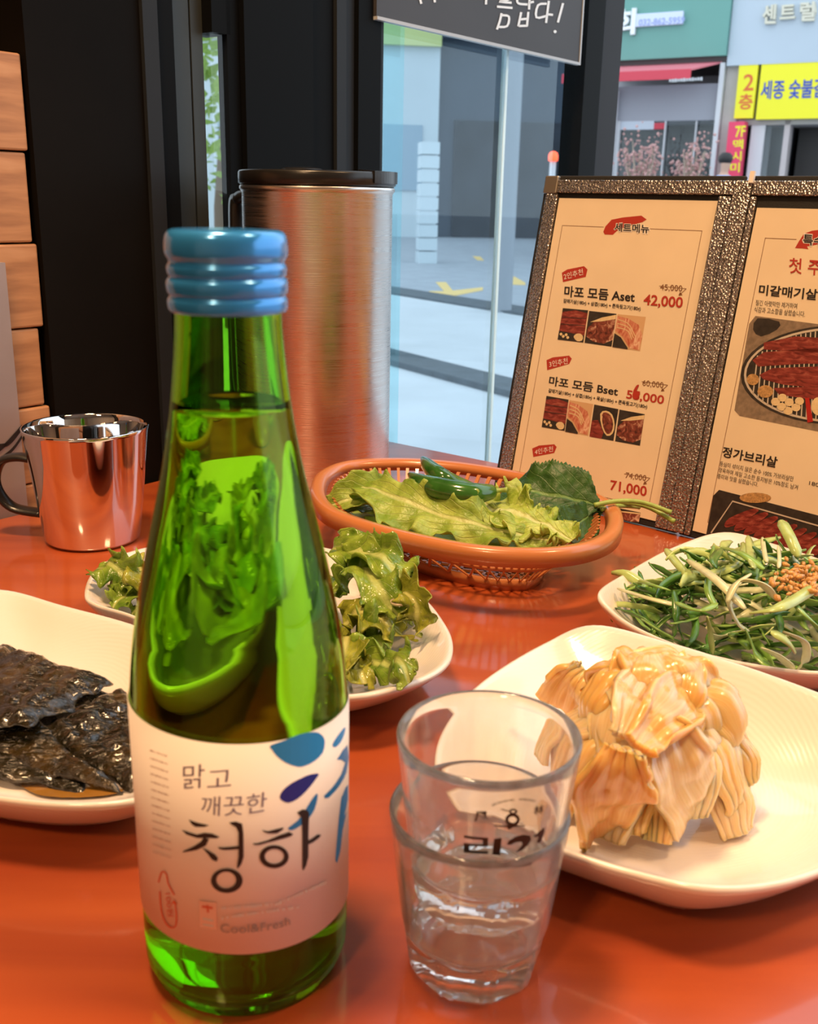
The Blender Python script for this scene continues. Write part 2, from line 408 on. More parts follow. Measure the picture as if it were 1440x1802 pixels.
# ================================================================== PRINT (flat lettering and marks laid on real surfaces)
class Plane:
    curved = False
    def __init__(s, p, a, b, n): s.p, s.a, s.b, s.n = Vector(p), Vector(a).normalized(), Vector(b).normalized(), Vector(n).normalized()
    def uv(s, x, y):
        q = onplane(x, y, s.p, s.n) - s.p; ab = s.a.dot(s.b); qa, qb = q.dot(s.a), q.dot(s.b); d = 1 - ab * ab
        return Vector(((qa - ab * qb) / d, (qb - ab * qa) / d))
    def pt(s, u, v, off=0): return s.p + s.a * u + s.b * v + s.n * off
class Cyl:
    curved = True
    def __init__(s, base, r0, r1=None, z0=0.0, z1=1.0):   # radius r0 at z0, r1 at z1
        s.base = Vector(base); s.r0 = r0; s.r1 = r0 if r1 is None else r1; s.z0, s.z1 = z0, z1
        s.a0 = math.atan2(EYE.y - s.base.y, EYE.x - s.base.x); s.R = (s.r0 + s.r1) / 2
    def r(s, z): return s.r0 + (s.r1 - s.r0) * (z - s.z0) / (s.z1 - s.z0)
    def uv(s, x, y):
        d = ray(x, y); o = EYE - s.base; z = 0.05; t = 0
        for _ in range(12):
            R = s.r(z); A = d.x ** 2 + d.y ** 2; B = 2 * (o.x * d.x + o.y * d.y); Cc = o.x ** 2 + o.y ** 2 - R * R
            D = max(B * B - 4 * A * Cc, 0); t = (-B - math.sqrt(D)) / (2 * A); z = o.z + d.z * t
        q = o + d * t; an = math.atan2(q.y, q.x) - s.a0
        an = (an + math.pi) % (2 * math.pi) - math.pi
        return Vector((an * s.R, z))
    def pt(s, u, v, off=0):
        a = s.a0 + u / s.R; R = s.r(v) + off
        return s.base + Vector((R * math.cos(a), R * math.sin(a), v))
FONT = {}
def glyphs(body, bold):
    key = (body, bold)
    if key not in FONT:
        c = bpy.data.curves.new('t', 'FONT'); c.body = body; c.size = 1; c.offset = bold; c.resolution_u = 3
        o = bpy.data.objects.new('t', c); C.objects.link(o); bpy.context.view_layer.update()
        me = o.to_mesh(); vs = [(v.co.x, v.co.y) for v in me.vertices]; fs = [tuple(p.vertices) for p in me.polygons]
        o.to_mesh_clear(); bpy.data.objects.remove(o); bpy.data.curves.remove(c)
        x0, x1 = min(v[0] for v in vs), max(v[0] for v in vs); y0, y1 = min(v[1] for v in vs), max(v[1] for v in vs)
        FONT[key] = ([((a - x0) / (x1 - x0), (b - y0) / (y1 - y0)) for a, b in vs], fs)
    return FONT[key]
class Print:
    def __init__(s, surf, parent, off=0.00012, step=0.003, fn=None):
        s.surf, s.parent, s.off, s.step = surf, parent, off, step; s.fn = fn or (lambda x, y: (x, y)); s.d = {}; s.layer = 0
    JOIN = {'fine_print', 'arched_lettering', 'grill_wire', 'red_seal', 'recycling_mark'}
    def _add(s, key, uvs, faces):
        s.n = getattr(s, 'n', 0) + 1
        key = key + (0 if key[0] in s.JOIN else s.n,)
        v, f, l = s.d.setdefault(key, ([], [], [])); k = len(v); v += uvs; l += [s.layer] * len(uvs); f += [tuple(i + k for i in q) for q in faces]
    def px(s, p): return s.surf.uv(*s.fn(*p))
    def text(s, body, BL, BR, TL, m, name='lettering', bold=0.0):
        g, fs = glyphs(body, bold); a, b, c = s.px(BL), s.px(BR), s.px(TL)
        s._add((name, m), [a + (b - a) * x + (c - a) * y for x, y in g], fs)
    def poly(s, pts, m, name='mark', smooth=0):
        uv = [s.px(p) for p in pts]
        if smooth: uv = [Vector((q.x, q.y)) for q in catmull([(p.x, p.y, 0) for p in uv], len(uv) * smooth, True)]
        from mathutils.geometry import tessellate_polygon
        s._add((name, m), uv, tessellate_polygon([[Vector((p.x, p.y, 0)) for p in uv]]))
    def stroke(s, pts, wd, m, name='mark', n=0):
        P = [Vector((x, y, 0)) for x, y in pts]
        if n: P = catmull(P, n)
        L, Rr = [], []
        for i, p in enumerate(P):
            t = P[min(i + 1, len(P) - 1)] - P[max(i - 1, 0)]; q = Vector((-t.y, t.x, 0)).normalized() * wd / 2
            L.append(p + q); Rr.append(p - q)
        uv = [s.px((p.x, p.y)) for p in L + Rr]; k = len(P)
        s._add((name, m), uv, [(i, i + 1, k + i + 1, k + i) for i in range(k - 1)])
    def ring(s, c, ro, ri, m, name='mark', dc=(0, 0), n=36):
        uv = [s.px((c[0] + ro[0] * math.cos(2 * math.pi * k / n), c[1] + ro[1] * math.sin(2 * math.pi * k / n))) for k in range(n)]
        uv += [s.px((c[0] + dc[0] + ri[0] * math.cos(2 * math.pi * k / n), c[1] + dc[1] + ri[1] * math.sin(2 * math.pi * k / n))) for k in range(n)]
        s._add((name, m), uv, [(k, (k + 1) % n, n + (k + 1) % n, n + k) for k in range(n)])
    def disc(s, c, r, m, name='mark', n=18): s.poly([(c[0] + r[0] * math.cos(2 * math.pi * k / n), c[1] + r[1] * math.sin(2 * math.pi * k / n)) for k in range(n)], m, name)
    def emit(s):
        for (name, m, _k), (v, f, l) in s.d.items():
            bm = bmesh.new(); bv = [bm.verts.new((p.x, p.y, ly * 1.0)) for p, ly in zip(v, l)]
            for q in f:
                try: bm.faces.new([bv[i] for i in q])
                except ValueError: pass
            if s.surf.curved:
                us = [p.x for p in v]; u = min(us)
                while u < max(us):
                    bmesh.ops.bisect_plane(bm, geom=bm.verts[:] + bm.edges[:] + bm.faces[:], plane_co=(u, 0, 0), plane_no=(1, 0, 0)); u += s.step
            bm.verts.index_update()
            vs = [s.surf.pt(q.co.x, q.co.y, s.off * (1 + q.co.z)) for q in bm.verts]
            fs = [tuple(x.index for x in q.verts) for q in bm.faces]; bm.free()
            # turn every face towards the viewer's side of the surface
            out = []
            for q in fs:
                a, b, c = vs[q[0]], vs[q[1]], vs[q[2]]; nn = (b - a).cross(c - a)
                ref = s.surf.n if not s.surf.curved else (a - s.surf.base).xy.to_3d()
                out.append(q if nn.dot(ref) >= 0 else tuple(reversed(q)))
            obj(name, vs, out, m, s.parent, smooth=False, kind='stuff' if name in s.JOIN else None)
        s.d = {}

# ================================================================== GREEN BOTTLE
def zoomed(x0, y0, k): return lambda x, y: (x0 + x / k, y0 + y / k)
def bottle():
    B = at(437, 1672); B.z = 0
    t = thing('glass_bottle', B, 'green glass liquor bottle with blue metal cap and white paper label', 'bottle')
    prof = [(0.0012, 0.024), (0.0, 0.0275), (0.0018, 0.0298), (0.006, 0.0314), (0.012, 0.0320), (0.05, 0.0322), (0.088, 0.0322), (0.100, 0.0316), (0.115, 0.0298), (0.133, 0.0264), (0.150, 0.0224),
            (0.166, 0.0188), (0.182, 0.0162), (0.198, 0.0145), (0.208, 0.0140), (0.214, 0.0135), (0.222, 0.0130)]
    sp = smoothprof(prof, 70)
    outer = sp
    th = 0.0022
    inner = [(max(z, 0.006), r - th) for z, r in reversed(sp) if z > 0.005]
    inner += [(0.0052, 0.024), (0.0058, 0.012), (0.0065, 0.0005)]
    under = [(0.0035, 0.0005), (0.003, 0.014), (0.0015, 0.022)]
    vs, fs = lathe(B, under + outer + inner, 80)
    glass = obj('glass_body', vs, fs, glassmat('green_glass', (0.69, 0.945, 0.36), 1.5), t)
    zl = 0.1815
    li = [(0.0050, 0.0005), (0.0050, 0.0236)] + [(z, r - th + 0.00025) for z, r in sp if 0.006 < z < zl]
    rl = li[-1][1]; li += [(zl, rl - 0.0003), (zl - 0.0004, rl - 0.0012), (zl - 0.0006, 0.0005)]
    vs, fs = lathe(B, li, 80)
    obj('liquor', vs, fs, glassmat('clear_liquor', (0.98, 1.0, 0.97), 1.34), t)
    # cap
    cp = [(0.2055, 0.0140), (0.2055, 0.0151), (0.2065, 0.0157), (0.2085, 0.0158), (0.2098, 0.0152), (0.2105, 0.0157), (0.2125, 0.0160), (0.2138, 0.0157), (0.2146, 0.0151), (0.2153, 0.0155), (0.2170, 0.0157), (0.2182, 0.0151),
          (0.2190, 0.0153), (0.2205, 0.0160), (0.2235, 0.0160), (0.2255, 0.0154), (0.2264, 0.0142), (0.2266, 0.012), (0.2264, 0.0005)]
    vs, fs = lathe(B, smoothprof(cp, 80), 72)
    m, nt, b, o = nodes('blue_anodised_metal')
    b.inputs['Base Color'].default_value = (0.045, 0.33, 0.82, 1); b.inputs['Metallic'].default_value = 0.35; b.inputs['Roughness'].default_value = 0.2
    b.inputs['Coat Weight'].default_value = 0.5
    obj('screw_cap', vs, fs, m, t)
    # label
    R = 0.03235
    S = Cyl(B, R)
    zc, zl_, zr_ = S.uv(417, 1310), S.uv(263, 1277), S.uv(567, 1280)
    def ztop(th_): return zc.y + (zr_.y - zl_.y) / (math.sin(zr_.x / R) - math.sin(zl_.x / R)) * (math.sin(th_) - math.sin(zc.x / R))
    bc = S.uv(453, 1677)
    vs, fs = [], []; n = 72
    for i in range(n + 1):
        th_ = math.radians(-108 + 216 * i / n); a = S.a0 + th_
        for z in (bc.y + ztop(th_) - ztop(bc.x / R), ztop(th_)):
            for off in (0, 0.0002): vs.append(B + Vector(((R + off) * math.cos(a), (R + off) * math.sin(a), z)))
    for i in range(n):
        k = 4 * i
        fs += [(k + 1, k + 5, k + 7, k + 3), (k, k + 2, k + 6, k + 4), (k + 2, k + 3, k + 7, k + 6), (k, k + 4, k + 5, k + 1)]
    fs += [(0, 1, 3, 2), (4 * n, 4 * n + 2, 4 * n + 3, 4 * n + 1)]
    lab = obj('paper_label', vs, fs, mat('label_paper', (0.82, 0.73, 0.66), 0.5), t, label='white paper label with black and blue brush lettering')
    S2 = Cyl(B, R + 0.0002)
    p = Print(S2, lab, 0.00010, 0.003, zoomed(260, 1280, 3.79))
    blue = mat('sky_blue_ink', (0.015, 0.30, 0.66), 0.45); navy = mat('navy_ink', (0.008, 0.03, 0.28), 0.45); teal = mat('mid_blue_ink', (0.012, 0.22, 0.55), 0.45)
    p.poly([(815, 120), (900, 90), (1000, 50), (1080, 32), (1140, 35), (1175, 70), (1180, 110), (1165, 170), (1110, 225), (1050, 255), (1000, 262), (920, 235), (860, 190), (830, 150)], blue, 'brush_mark', 2)
    p.poly([(880, 465), (900, 420), (960, 370), (1050, 325), (1100, 310), (1140, 308), (1120, 345), (1060, 420), (1000, 475), (940, 502), (900, 490)], navy, 'brush_mark', 2)
    p.poly([(935, 670), (1000, 620), (1050, 550), (1100, 470), (1130, 440), (1130, 480), (1110, 550), (1070, 610), (1010, 660), (960, 685)], teal, 'brush_mark', 2)
    p.poly([(1230, 115), (1262, 60), (1300, 10), (1318, 0), (1310, 45), (1285, 100), (1250, 132)], blue, 'brush_mark', 2)
    p.poly([(1260, 215), (1300, 150), (1330, 115), (1340, 200), (1325, 300), (1270, 400), (1205, 470), (1180, 472), (1175, 455), (1230, 400), (1290, 310), (1315, 235), (1290, 215)], teal, 'brush_mark')
    p.poly([(1290, 470), (1318, 400), (1336, 380), (1334, 480), (1308, 590), (1326, 560), (1300, 680), (1285, 820), (1262, 905), (1250, 890), (1260, 760), (1275, 600)], teal, 'brush_mark')
    p.layer = 1
    k = K['ink']
    for q in ([(275, 612), (330, 632), (412, 650), (380, 662), (320, 662), (295, 645)],
              [(228, 680), (260, 690), (330, 712), (380, 700), (430, 705), (482, 728), (460, 738), (400, 735), (330, 735), (260, 712)],
              [(375, 732), (410, 742), (390, 785), (330, 815), (235, 832), (240, 822), (310, 790), (355, 760)],
              [(365, 800), (395, 812), (450, 845), (470, 870), (460, 893), (430, 880), (400, 840)],
              [(470, 795), (500, 798), (606, 788), (606, 810), (510, 816), (480, 810)],
              [(545, 630), (590, 625), (630, 640), (638, 700), (640, 860), (625, 910), (600, 942), (595, 925), (605, 860), (605, 700), (590, 665), (555, 645)],
              [(760, 680), (800, 690), (860, 675), (905, 665), (900, 680), (860, 705), (800, 705), (775, 695)],
              [(700, 770), (730, 770), (800, 750), (880, 715), (940, 695), (970, 710), (950, 725), (880, 745), (800, 765), (740, 782), (710, 782)],
              [(995, 565), (1030, 545), (1060, 548), (1075, 570), (1070, 700), (1070, 860), (1055, 920), (1035, 955), (1030, 930), (1030, 700), (1025, 600), (1005, 578)],
              [(1066, 755), (1100, 735), (1130, 712), (1155, 715), (1140, 735), (1100, 765), (1066, 780)]):
        p.poly(q, k, 'brush_lettering')
    p.ring((528, 1020), (105, 82), (66, 56), k, 'brush_lettering', (-4, -4))
    p.ring((842, 860), (97, 77), (64, 50), k, 'brush_lettering', (2, -2))
    grey = mat('blue_grey_ink', (0.22, 0.19, 0.30), 0.5); pale = mat('pale_grey_ink', (0.58, 0.50, 0.47), 0.5); red = mat('orange_red_ink', (0.62, 0.10, 0.045), 0.5); pred = mat('pale_red_ink', (0.76, 0.40, 0.30), 0.5)
    p.text('맑', (235, 408), (378, 400), (238, 250), grey); p.text('고', (398, 400), (556, 388), (400, 290), grey)
    p.text('깨끗한', (358, 582), (790, 556), (362, 452), grey)
    p.stroke([(75, 1032), (98, 962), (128, 978), (140, 1040), (180, 1115)], 10, red, 'recycling_mark', 18)
    p.stroke([(84, 1090), (92, 1200), (112, 1280), (150, 1330), (188, 1322), (194, 1250), (184, 1160)], 10, red, 'recycling_mark', 22)
    p.poly([(160, 1172), (178, 1148), (202, 1176)], red, 'recycling_mark')
    p.text('100원', (118, 1105), (136, 1262), (160, 1102), red, 'recycling_mark')
    p.poly([(345, 1152), (460, 1166), (462, 1345), (350, 1325)], pred, 'red_seal'); p.layer = 2
    p.stroke([(365, 1190), (435, 1200)], 16, red, 'red_seal'); p.stroke([(400, 1180), (405, 1230)], 14, red, 'red_seal'); p.stroke([(370, 1270), (440, 1285)], 12, pale, 'red_seal'); p.stroke([(370, 1310), (440, 1322)], 10, pale, 'red_seal')
    random.seed(3)
    def dashes(a, b, h, m_):
        x = 0.0
        while x < 1:
            wd = random.uniform(0.02, 0.05); q = lambda f: (a[0] + (b[0] - a[0]) * f, a[1] + (b[1] - a[1]) * f)
            p.stroke([q(x), q(min(1, x + wd))], h * random.uniform(0.5, 1), m_, 'fine_print'); x += wd + random.choice((0.008, 0.01, 0.04))
    dashes((495, 1205), (860, 1175), 22, pale); dashes((860, 1175), (1190, 1030), 22, pale); dashes((495, 1268), (1010, 1195), 20, pale)
    p.text('Cool&Fresh', (488, 1362), (948, 1312), (486, 1308), mat('grey_ink', (0.25, 0.20, 0.19), 0.5))
    for i in range(14): dashes((20 + i * 1.5, 150 + i * 52), (135 + i * 2, 190 + i * 52), 14, pale)
    p.emit()
bottle()

# ================================================================== TWO NESTED SHOT GLASSES
def shot(base, lab, logo):
    t = thing('shot_glass', base, lab, 'glass', 'nested shot glasses')
    op = smoothprof([(0.0, 0.0190), (0.0012, 0.0203), (0.006, 0.0216), (0.014, 0.0228), (0.020, 0.0236), (0.030, 0.0248), (0.044, 0.0264), (0.0565, 0.0278)], 40)
    ip = [(0.0573, 0.0274), (0.0569, 0.0264)] + [(z, r - 0.0021) for z, r in reversed(op) if 0.016 < z < 0.0540] + [(0.0150, 0.0200), (0.0135, 0.0170), (0.0128, 0.010), (0.0126, 0.0004)]
    un = [(0.0025, 0.0004), (0.0022, 0.010), (0.0008, 0.0165)]
    nf = 9
    def rf(z, r, a):
        if r < 0.018 or z > 0.020: return r
        k = max(0, min(1, (0.020 - z) / 0.008)); q = ((a * nf / (2 * math.pi)) % 1.0) - 0.5
        rp = r * math.cos(math.pi / nf) / math.cos(q * 2 * math.pi / nf) * 1.015
        g = 1 - 0.05 * max(0, 1 - abs(abs(q) - 0.5) * 12) * (1 if z < 0.012 else 0)
        return r + (rp * g - r) * k
    outer_n = len(un) + len(op)
    prof = un + op + ip
    idx = {}
    vs, fs = lathe(base, prof, 108)
    vs2 = []
    for i, (z, r) in enumerate(prof):
        for k in range(108):
            a = 2 * math.pi * k / 108; rr = rf(z, r, a) if i < outer_n else r
            vs2.append((base[0] + rr * math.cos(a), base[1] + rr * math.sin(a), base[2] + z))
    obj('tumbler', vs2, fs, K['clearglass'], t)
    if logo:
        S = Cyl(base, 0.0248 + 0.0001, 0.0278 + 0.0001, 0.030, 0.0565)
        p = Print(S, t, 0.00008, 0.003, zoomed(780, 1360, 6.26)); k = mat('black_glass_print', (0.008, 0.008, 0.008), 0.4)
        p.stroke([(232, 700), (490, 728)], 30, k, 'logo_lettering'); p.stroke([(468, 716), (464, 805)], 58, k, 'logo_lettering'); p.stroke([(492, 800), (228, 784)], 26, k, 'logo_lettering'); p.stroke([(262, 775), (258, 872)], 62, k, 'logo_lettering'); p.stroke([(230, 862), (497, 874)], 30, k, 'logo_lettering')
        p.poly([(562, 725), (646, 715), (626, 910), (541, 905)], k, 'logo_lettering')
        p.poly([(700, 790), (730, 740), (800, 700), (880, 680), (960, 690), (968, 740), (930, 800), (870, 850), (790, 880), (850, 820), (875, 780), (860, 755), (800, 765), (750, 790)], k, 'logo_lettering')
        p.poly([(990, 710), (1060, 640), (1115, 600), (1115, 650), (1075, 765), (1030, 772), (1050, 700)], k, 'logo_lettering')
        p.poly([(200, 975), (620, 1015), (615, 1042), (210, 1002)], k, 'logo_lettering'); p.poly([(670, 1030), (720, 990), (960, 955), (950, 985), (800, 1018)], k, 'logo_lettering')
        p.ring((765, 515), (80, 72), (46, 36), k, 'bird_emblem'); p.ring((772, 425), (45, 32), (24, 12), k, 'bird_emblem'); p.stroke([(635, 398), (690, 412), (735, 425)], 12, k, 'bird_emblem')
        p.stroke([(560, 580), (900, 580)], 16, k, 'bird_emblem'); p.poly([(690, 575), (800, 575), (725, 630)], k, 'bird_emblem'); p.stroke([(845, 560), (885, 545)], 9, k, 'bird_emblem')
        p.text('風', (345, 535), (492, 530), (348, 425), k, 'seal_character', 0.02); p.text('林', (992, 470), (1105, 445), (1000, 365), k, 'seal_character', 0.02)
        arc = [(535, 360), (600, 332), (680, 312), (760, 298), (850, 292), (930, 296), (1010, 310)]
        c = catmull([(x, y, 0) for x, y in arc], 44)
        for i in range(0, 43, 2):
            if i not in (24, 26): p.stroke([(c[i].x, c[i].y), (c[i + 1].x, c[i + 1].y)], 17 + 5 * (i % 3), k, 'arched_lettering')
        p.emit()
    return t
def milky(name):  # patchy white scatter mixed into the clear glass for a milky, lighter look
    m, nt, b, o = nodes(name); nt.nodes.remove(b)
    g = nt.nodes.new('ShaderNodeBsdfGlass'); g.inputs['IOR'].default_value = 1.47; g.inputs['Roughness'].default_value = 0.015; g.inputs['Color'].default_value = (0.99, 0.99, 0.985, 1)
    t = nt.nodes.new('ShaderNodeBsdfTranslucent'); t.inputs[0].default_value = (0.9, 0.9, 0.9, 1); d = nt.nodes.new('ShaderNodeBsdfDiffuse'); d.inputs[0].default_value = (0.85, 0.85, 0.85, 1)
    n = tex(nt, 'Noise', scale=(220, 220, 60), Scale=1.0, Detail=4.0); r = ramp(nt, n.outputs['Fac'], [(0.3, (0.05,) * 3), (0.7, (0.13,) * 3)])
    m1 = nt.nodes.new('ShaderNodeMixShader'); nt.links.new(t.outputs[0], m1.inputs[1]); nt.links.new(d.outputs[0], m1.inputs[2])
    m2 = nt.nodes.new('ShaderNodeMixShader'); nt.links.new(r.outputs[0], m2.inputs[0]); nt.links.new(g.outputs[0], m2.inputs[1]); nt.links.new(m1.outputs[0], m2.inputs[2]); nt.links.new(m2.outputs[0], o.inputs[0]); return m
K['clearglass'] = milky('milky_clear_glass')
G = at(832, 1690); G.z = 0
shot(G, 'lower clear shot glass standing on the table with another nested in it', False)
G2 = G.copy(); G2 += Vector((0.0018, 0.0, 0.0255))
shot(G2, 'upper clear shot glass with black printed logo nested in another glass', True)

# ================================================================== STEEL MUG
def mug():
    B = at(165, 947); B.z = 0
    t = thing('steel_mug', B, 'shiny stainless steel mug with black handle', 'mug')
    op = [(0.0015, 0.020), (0.0, 0.029), (0.0008, 0.0315), (0.0030, 0.0330), (0.03, 0.0362), (0.06, 0.0396), (0.079, 0.0418), (0.0812, 0.0424), (0.0820, 0.0420), (0.0812, 0.0411)]
    ip = [(0.078, 0.0404), (0.05, 0.0372), (0.02, 0.0338), (0.012, 0.0315), (0.010, 0.027), (0.010, 0.0005)]
    vs, fs = lathe(B, [(0.0015, 0.0005)] + op + ip, 96)
    obj('cup', vs, fs, K['polished'], t)
    d = rot2(176); P = [(0.0375, 0.056), (0.050, 0.0575), (0.062, 0.054), (0.068, 0.042), (0.066, 0.030), (0.056, 0.020), (0.0348, 0.017)]
    c = catmull([B + d * a + Vector((0, 0, z)) for a, z in P], 30)
    mb = MB(); n = d.cross(Vector((0, 0, 1)))
    vs, fs = [], []
    for i, p in enumerate(c):
        tt = (c[min(i + 1, 29)] - c[max(i - 1, 0)]).normalized(); q = tt.cross(n)
        for k in range(12):
            a = 2 * math.pi * k / 12; vs.append(p + n * math.cos(a) * 0.0062 + q * math.sin(a) * 0.0030)
    for i in range(29):
        for k in range(12): fs.append((i * 12 + k, i * 12 + (k + 1) % 12, (i + 1) * 12 + (k + 1) % 12, (i + 1) * 12 + k))
    fs += [tuple(range(11, -1, -1)), tuple(range(29 * 12, 30 * 12))]
    obj('handle', vs, fs, K['blackplastic'], t, label='black plastic handle')
mug()

# ================================================================== WATER JUG
def jug():
    B = at(562, 842); B.z = 0
    t = thing('water_jug', B, 'tall brushed steel water jug with black lid and handle', 'jug')
    R = 0.0605
    vs, fs = lathe(B, [(0.0, 0.0005), (0.0, R - 0.004), (0.0012, R - 0.001), (0.004, R), (0.238, R), (0.2395, R + 0.001), (0.2405, R + 0.0018), (0.2425, R + 0.0018), (0.2435, R + 0.001), (0.2438, R - 0.003), (0.2438, 0.0005)], 128)
    obj('cylinder_body', vs, fs, K['brushed'], t)
    sp = math.radians(-18)     # spout side
    def rf(z, r, a):
        q = abs((a - sp + math.pi) % (2 * math.pi) - math.pi)
        return r
    vs, fs = lathe(B, [(0.2438, 0.0005), (0.2438, R + 0.0012), (0.2450, R + 0.0026), (0.2530, R + 0.0026), (0.2545, R + 0.0016), (0.2548, R - 0.002), (0.2535, R - 0.006), (0.2535, 0.0005)], 128)
    obj('lid', vs, fs, K['blackplastic'], t, label='black plastic lid')
    # spout flap and thumb tab
    mb = MB(); n = 14
    vs, fs = [], []
    for i in range(n + 1):
        a = sp - 0.42 + 0.84 * i / n
        for r, z in ((R + 0.0005, 0.2462), (R + 0.0038, 0.2462), (R + 0.0038, 0.2552), (R - 0.014, 0.2562), (R - 0.014, 0.2520)): vs.append((B.x + r * math.cos(a), B.y + r * math.sin(a), z))
    for i in range(n):
        for k in range(5): fs.append((i * 5 + k, i * 5 + (k + 1) % 5, (i + 1) * 5 + (k + 1) % 5, (i + 1) * 5 + k))
    fs += [(4, 3, 2, 1, 0), tuple(range(n * 5, n * 5 + 5))]
    obj('spout_flap', vs, fs, K['blackplastic'], t, smooth=False)
    h = rot2(140)
    q = B + h * 0.018 + Vector((0, 0, 0.2535))
    vs, fs = lathe((0, 0, 0), smoothprof([(0, 0.018), (0.0018, 0.0178), (0.0038, 0.015), (0.0046, 0.008), (0.0048, 0.0005)], 16), 40)
    obj('thumb_tab', [(q.x + v[0] * 1.0, q.y + v[1] * 0.8, q.z + v[2]) for v in vs], fs, K['blackplastic'], t)
    n = Vector((-h.y, h.x, 0))
    P = [(R - 0.001, 0.229), (R + 0.018, 0.235), (R + 0.030, 0.233), (R + 0.036, 0.222), (R + 0.035, 0.140), (R + 0.032, 0.080), (R + 0.020, 0.060), (R - 0.001, 0.056)]
    c = catmull([B + h * a + Vector((0, 0, z)) for a, z in P], 40); vs, fs = [], []
    for i, p in enumerate(c):
        tt = (c[min(i + 1, 39)] - c[max(i - 1, 0)]).normalized(); u = tt.cross(n)
        for a, b in ((-0.009, -0.004), (0.009, -0.004), (0.010, 0.0), (0.009, 0.004), (-0.009, 0.004), (-0.010, 0.0)): vs.append(p + n * a + u * b)
    for i in range(39):
        for k in range(6): fs.append((i * 6 + k, i * 6 + (k + 1) % 6, (i + 1) * 6 + (k + 1) % 6, (i + 1) * 6 + k))
    fs += [(5, 4, 3, 2, 1, 0), tuple(range(39 * 6, 40 * 6))]
    obj('handle', vs, fs, K['blackplastic'], t)
jug()

# ================================================================== MENU
def silvermat():
    m, nt, b, o = nodes('embossed_silver')
    v = tex(nt, 'Voronoi', scale=(620, 620, 620), Scale=1.0)
    n = tex(nt, 'Noise', scale=(900, 900, 900), Scale=1.0, Detail=4.0)
    r = ramp(nt, n.outputs['Fac'], [(0.35, (0.16, 0.14, 0.13)), (0.6, (0.58, 0.54, 0.52))])
    nt.links.new(r.outputs[0], b.inputs['Base Color'])
    b.inputs['Metallic'].default_value = 0.85; b.inputs['Roughness'].default_value = 0.26
    bump(nt, v.outputs['Distance'], b, 0.7, 0.0010); return m
K['silver'] = silvermat()
K['velvet'] = mat('black_cover', (0.010, 0.009, 0.009), 0.7, bmp=0.3, bs=900)
def meatmat(name, a, b_, c, sc_=(90, 500, 90), dist=1.2):
    m, nt, b, o = nodes(name)
    t = tex(nt, 'Noise', scale=sc_, Scale=1.0, Detail=4.0, Distortion=dist)
    r = ramp(nt, t.outputs['Fac'], [(0.32, a), (0.52, b_), (0.66, c)]); nt.links.new(r.outputs[0], b.inputs['Base Color']); b.inputs['Roughness'].default_value = 0.4; return m
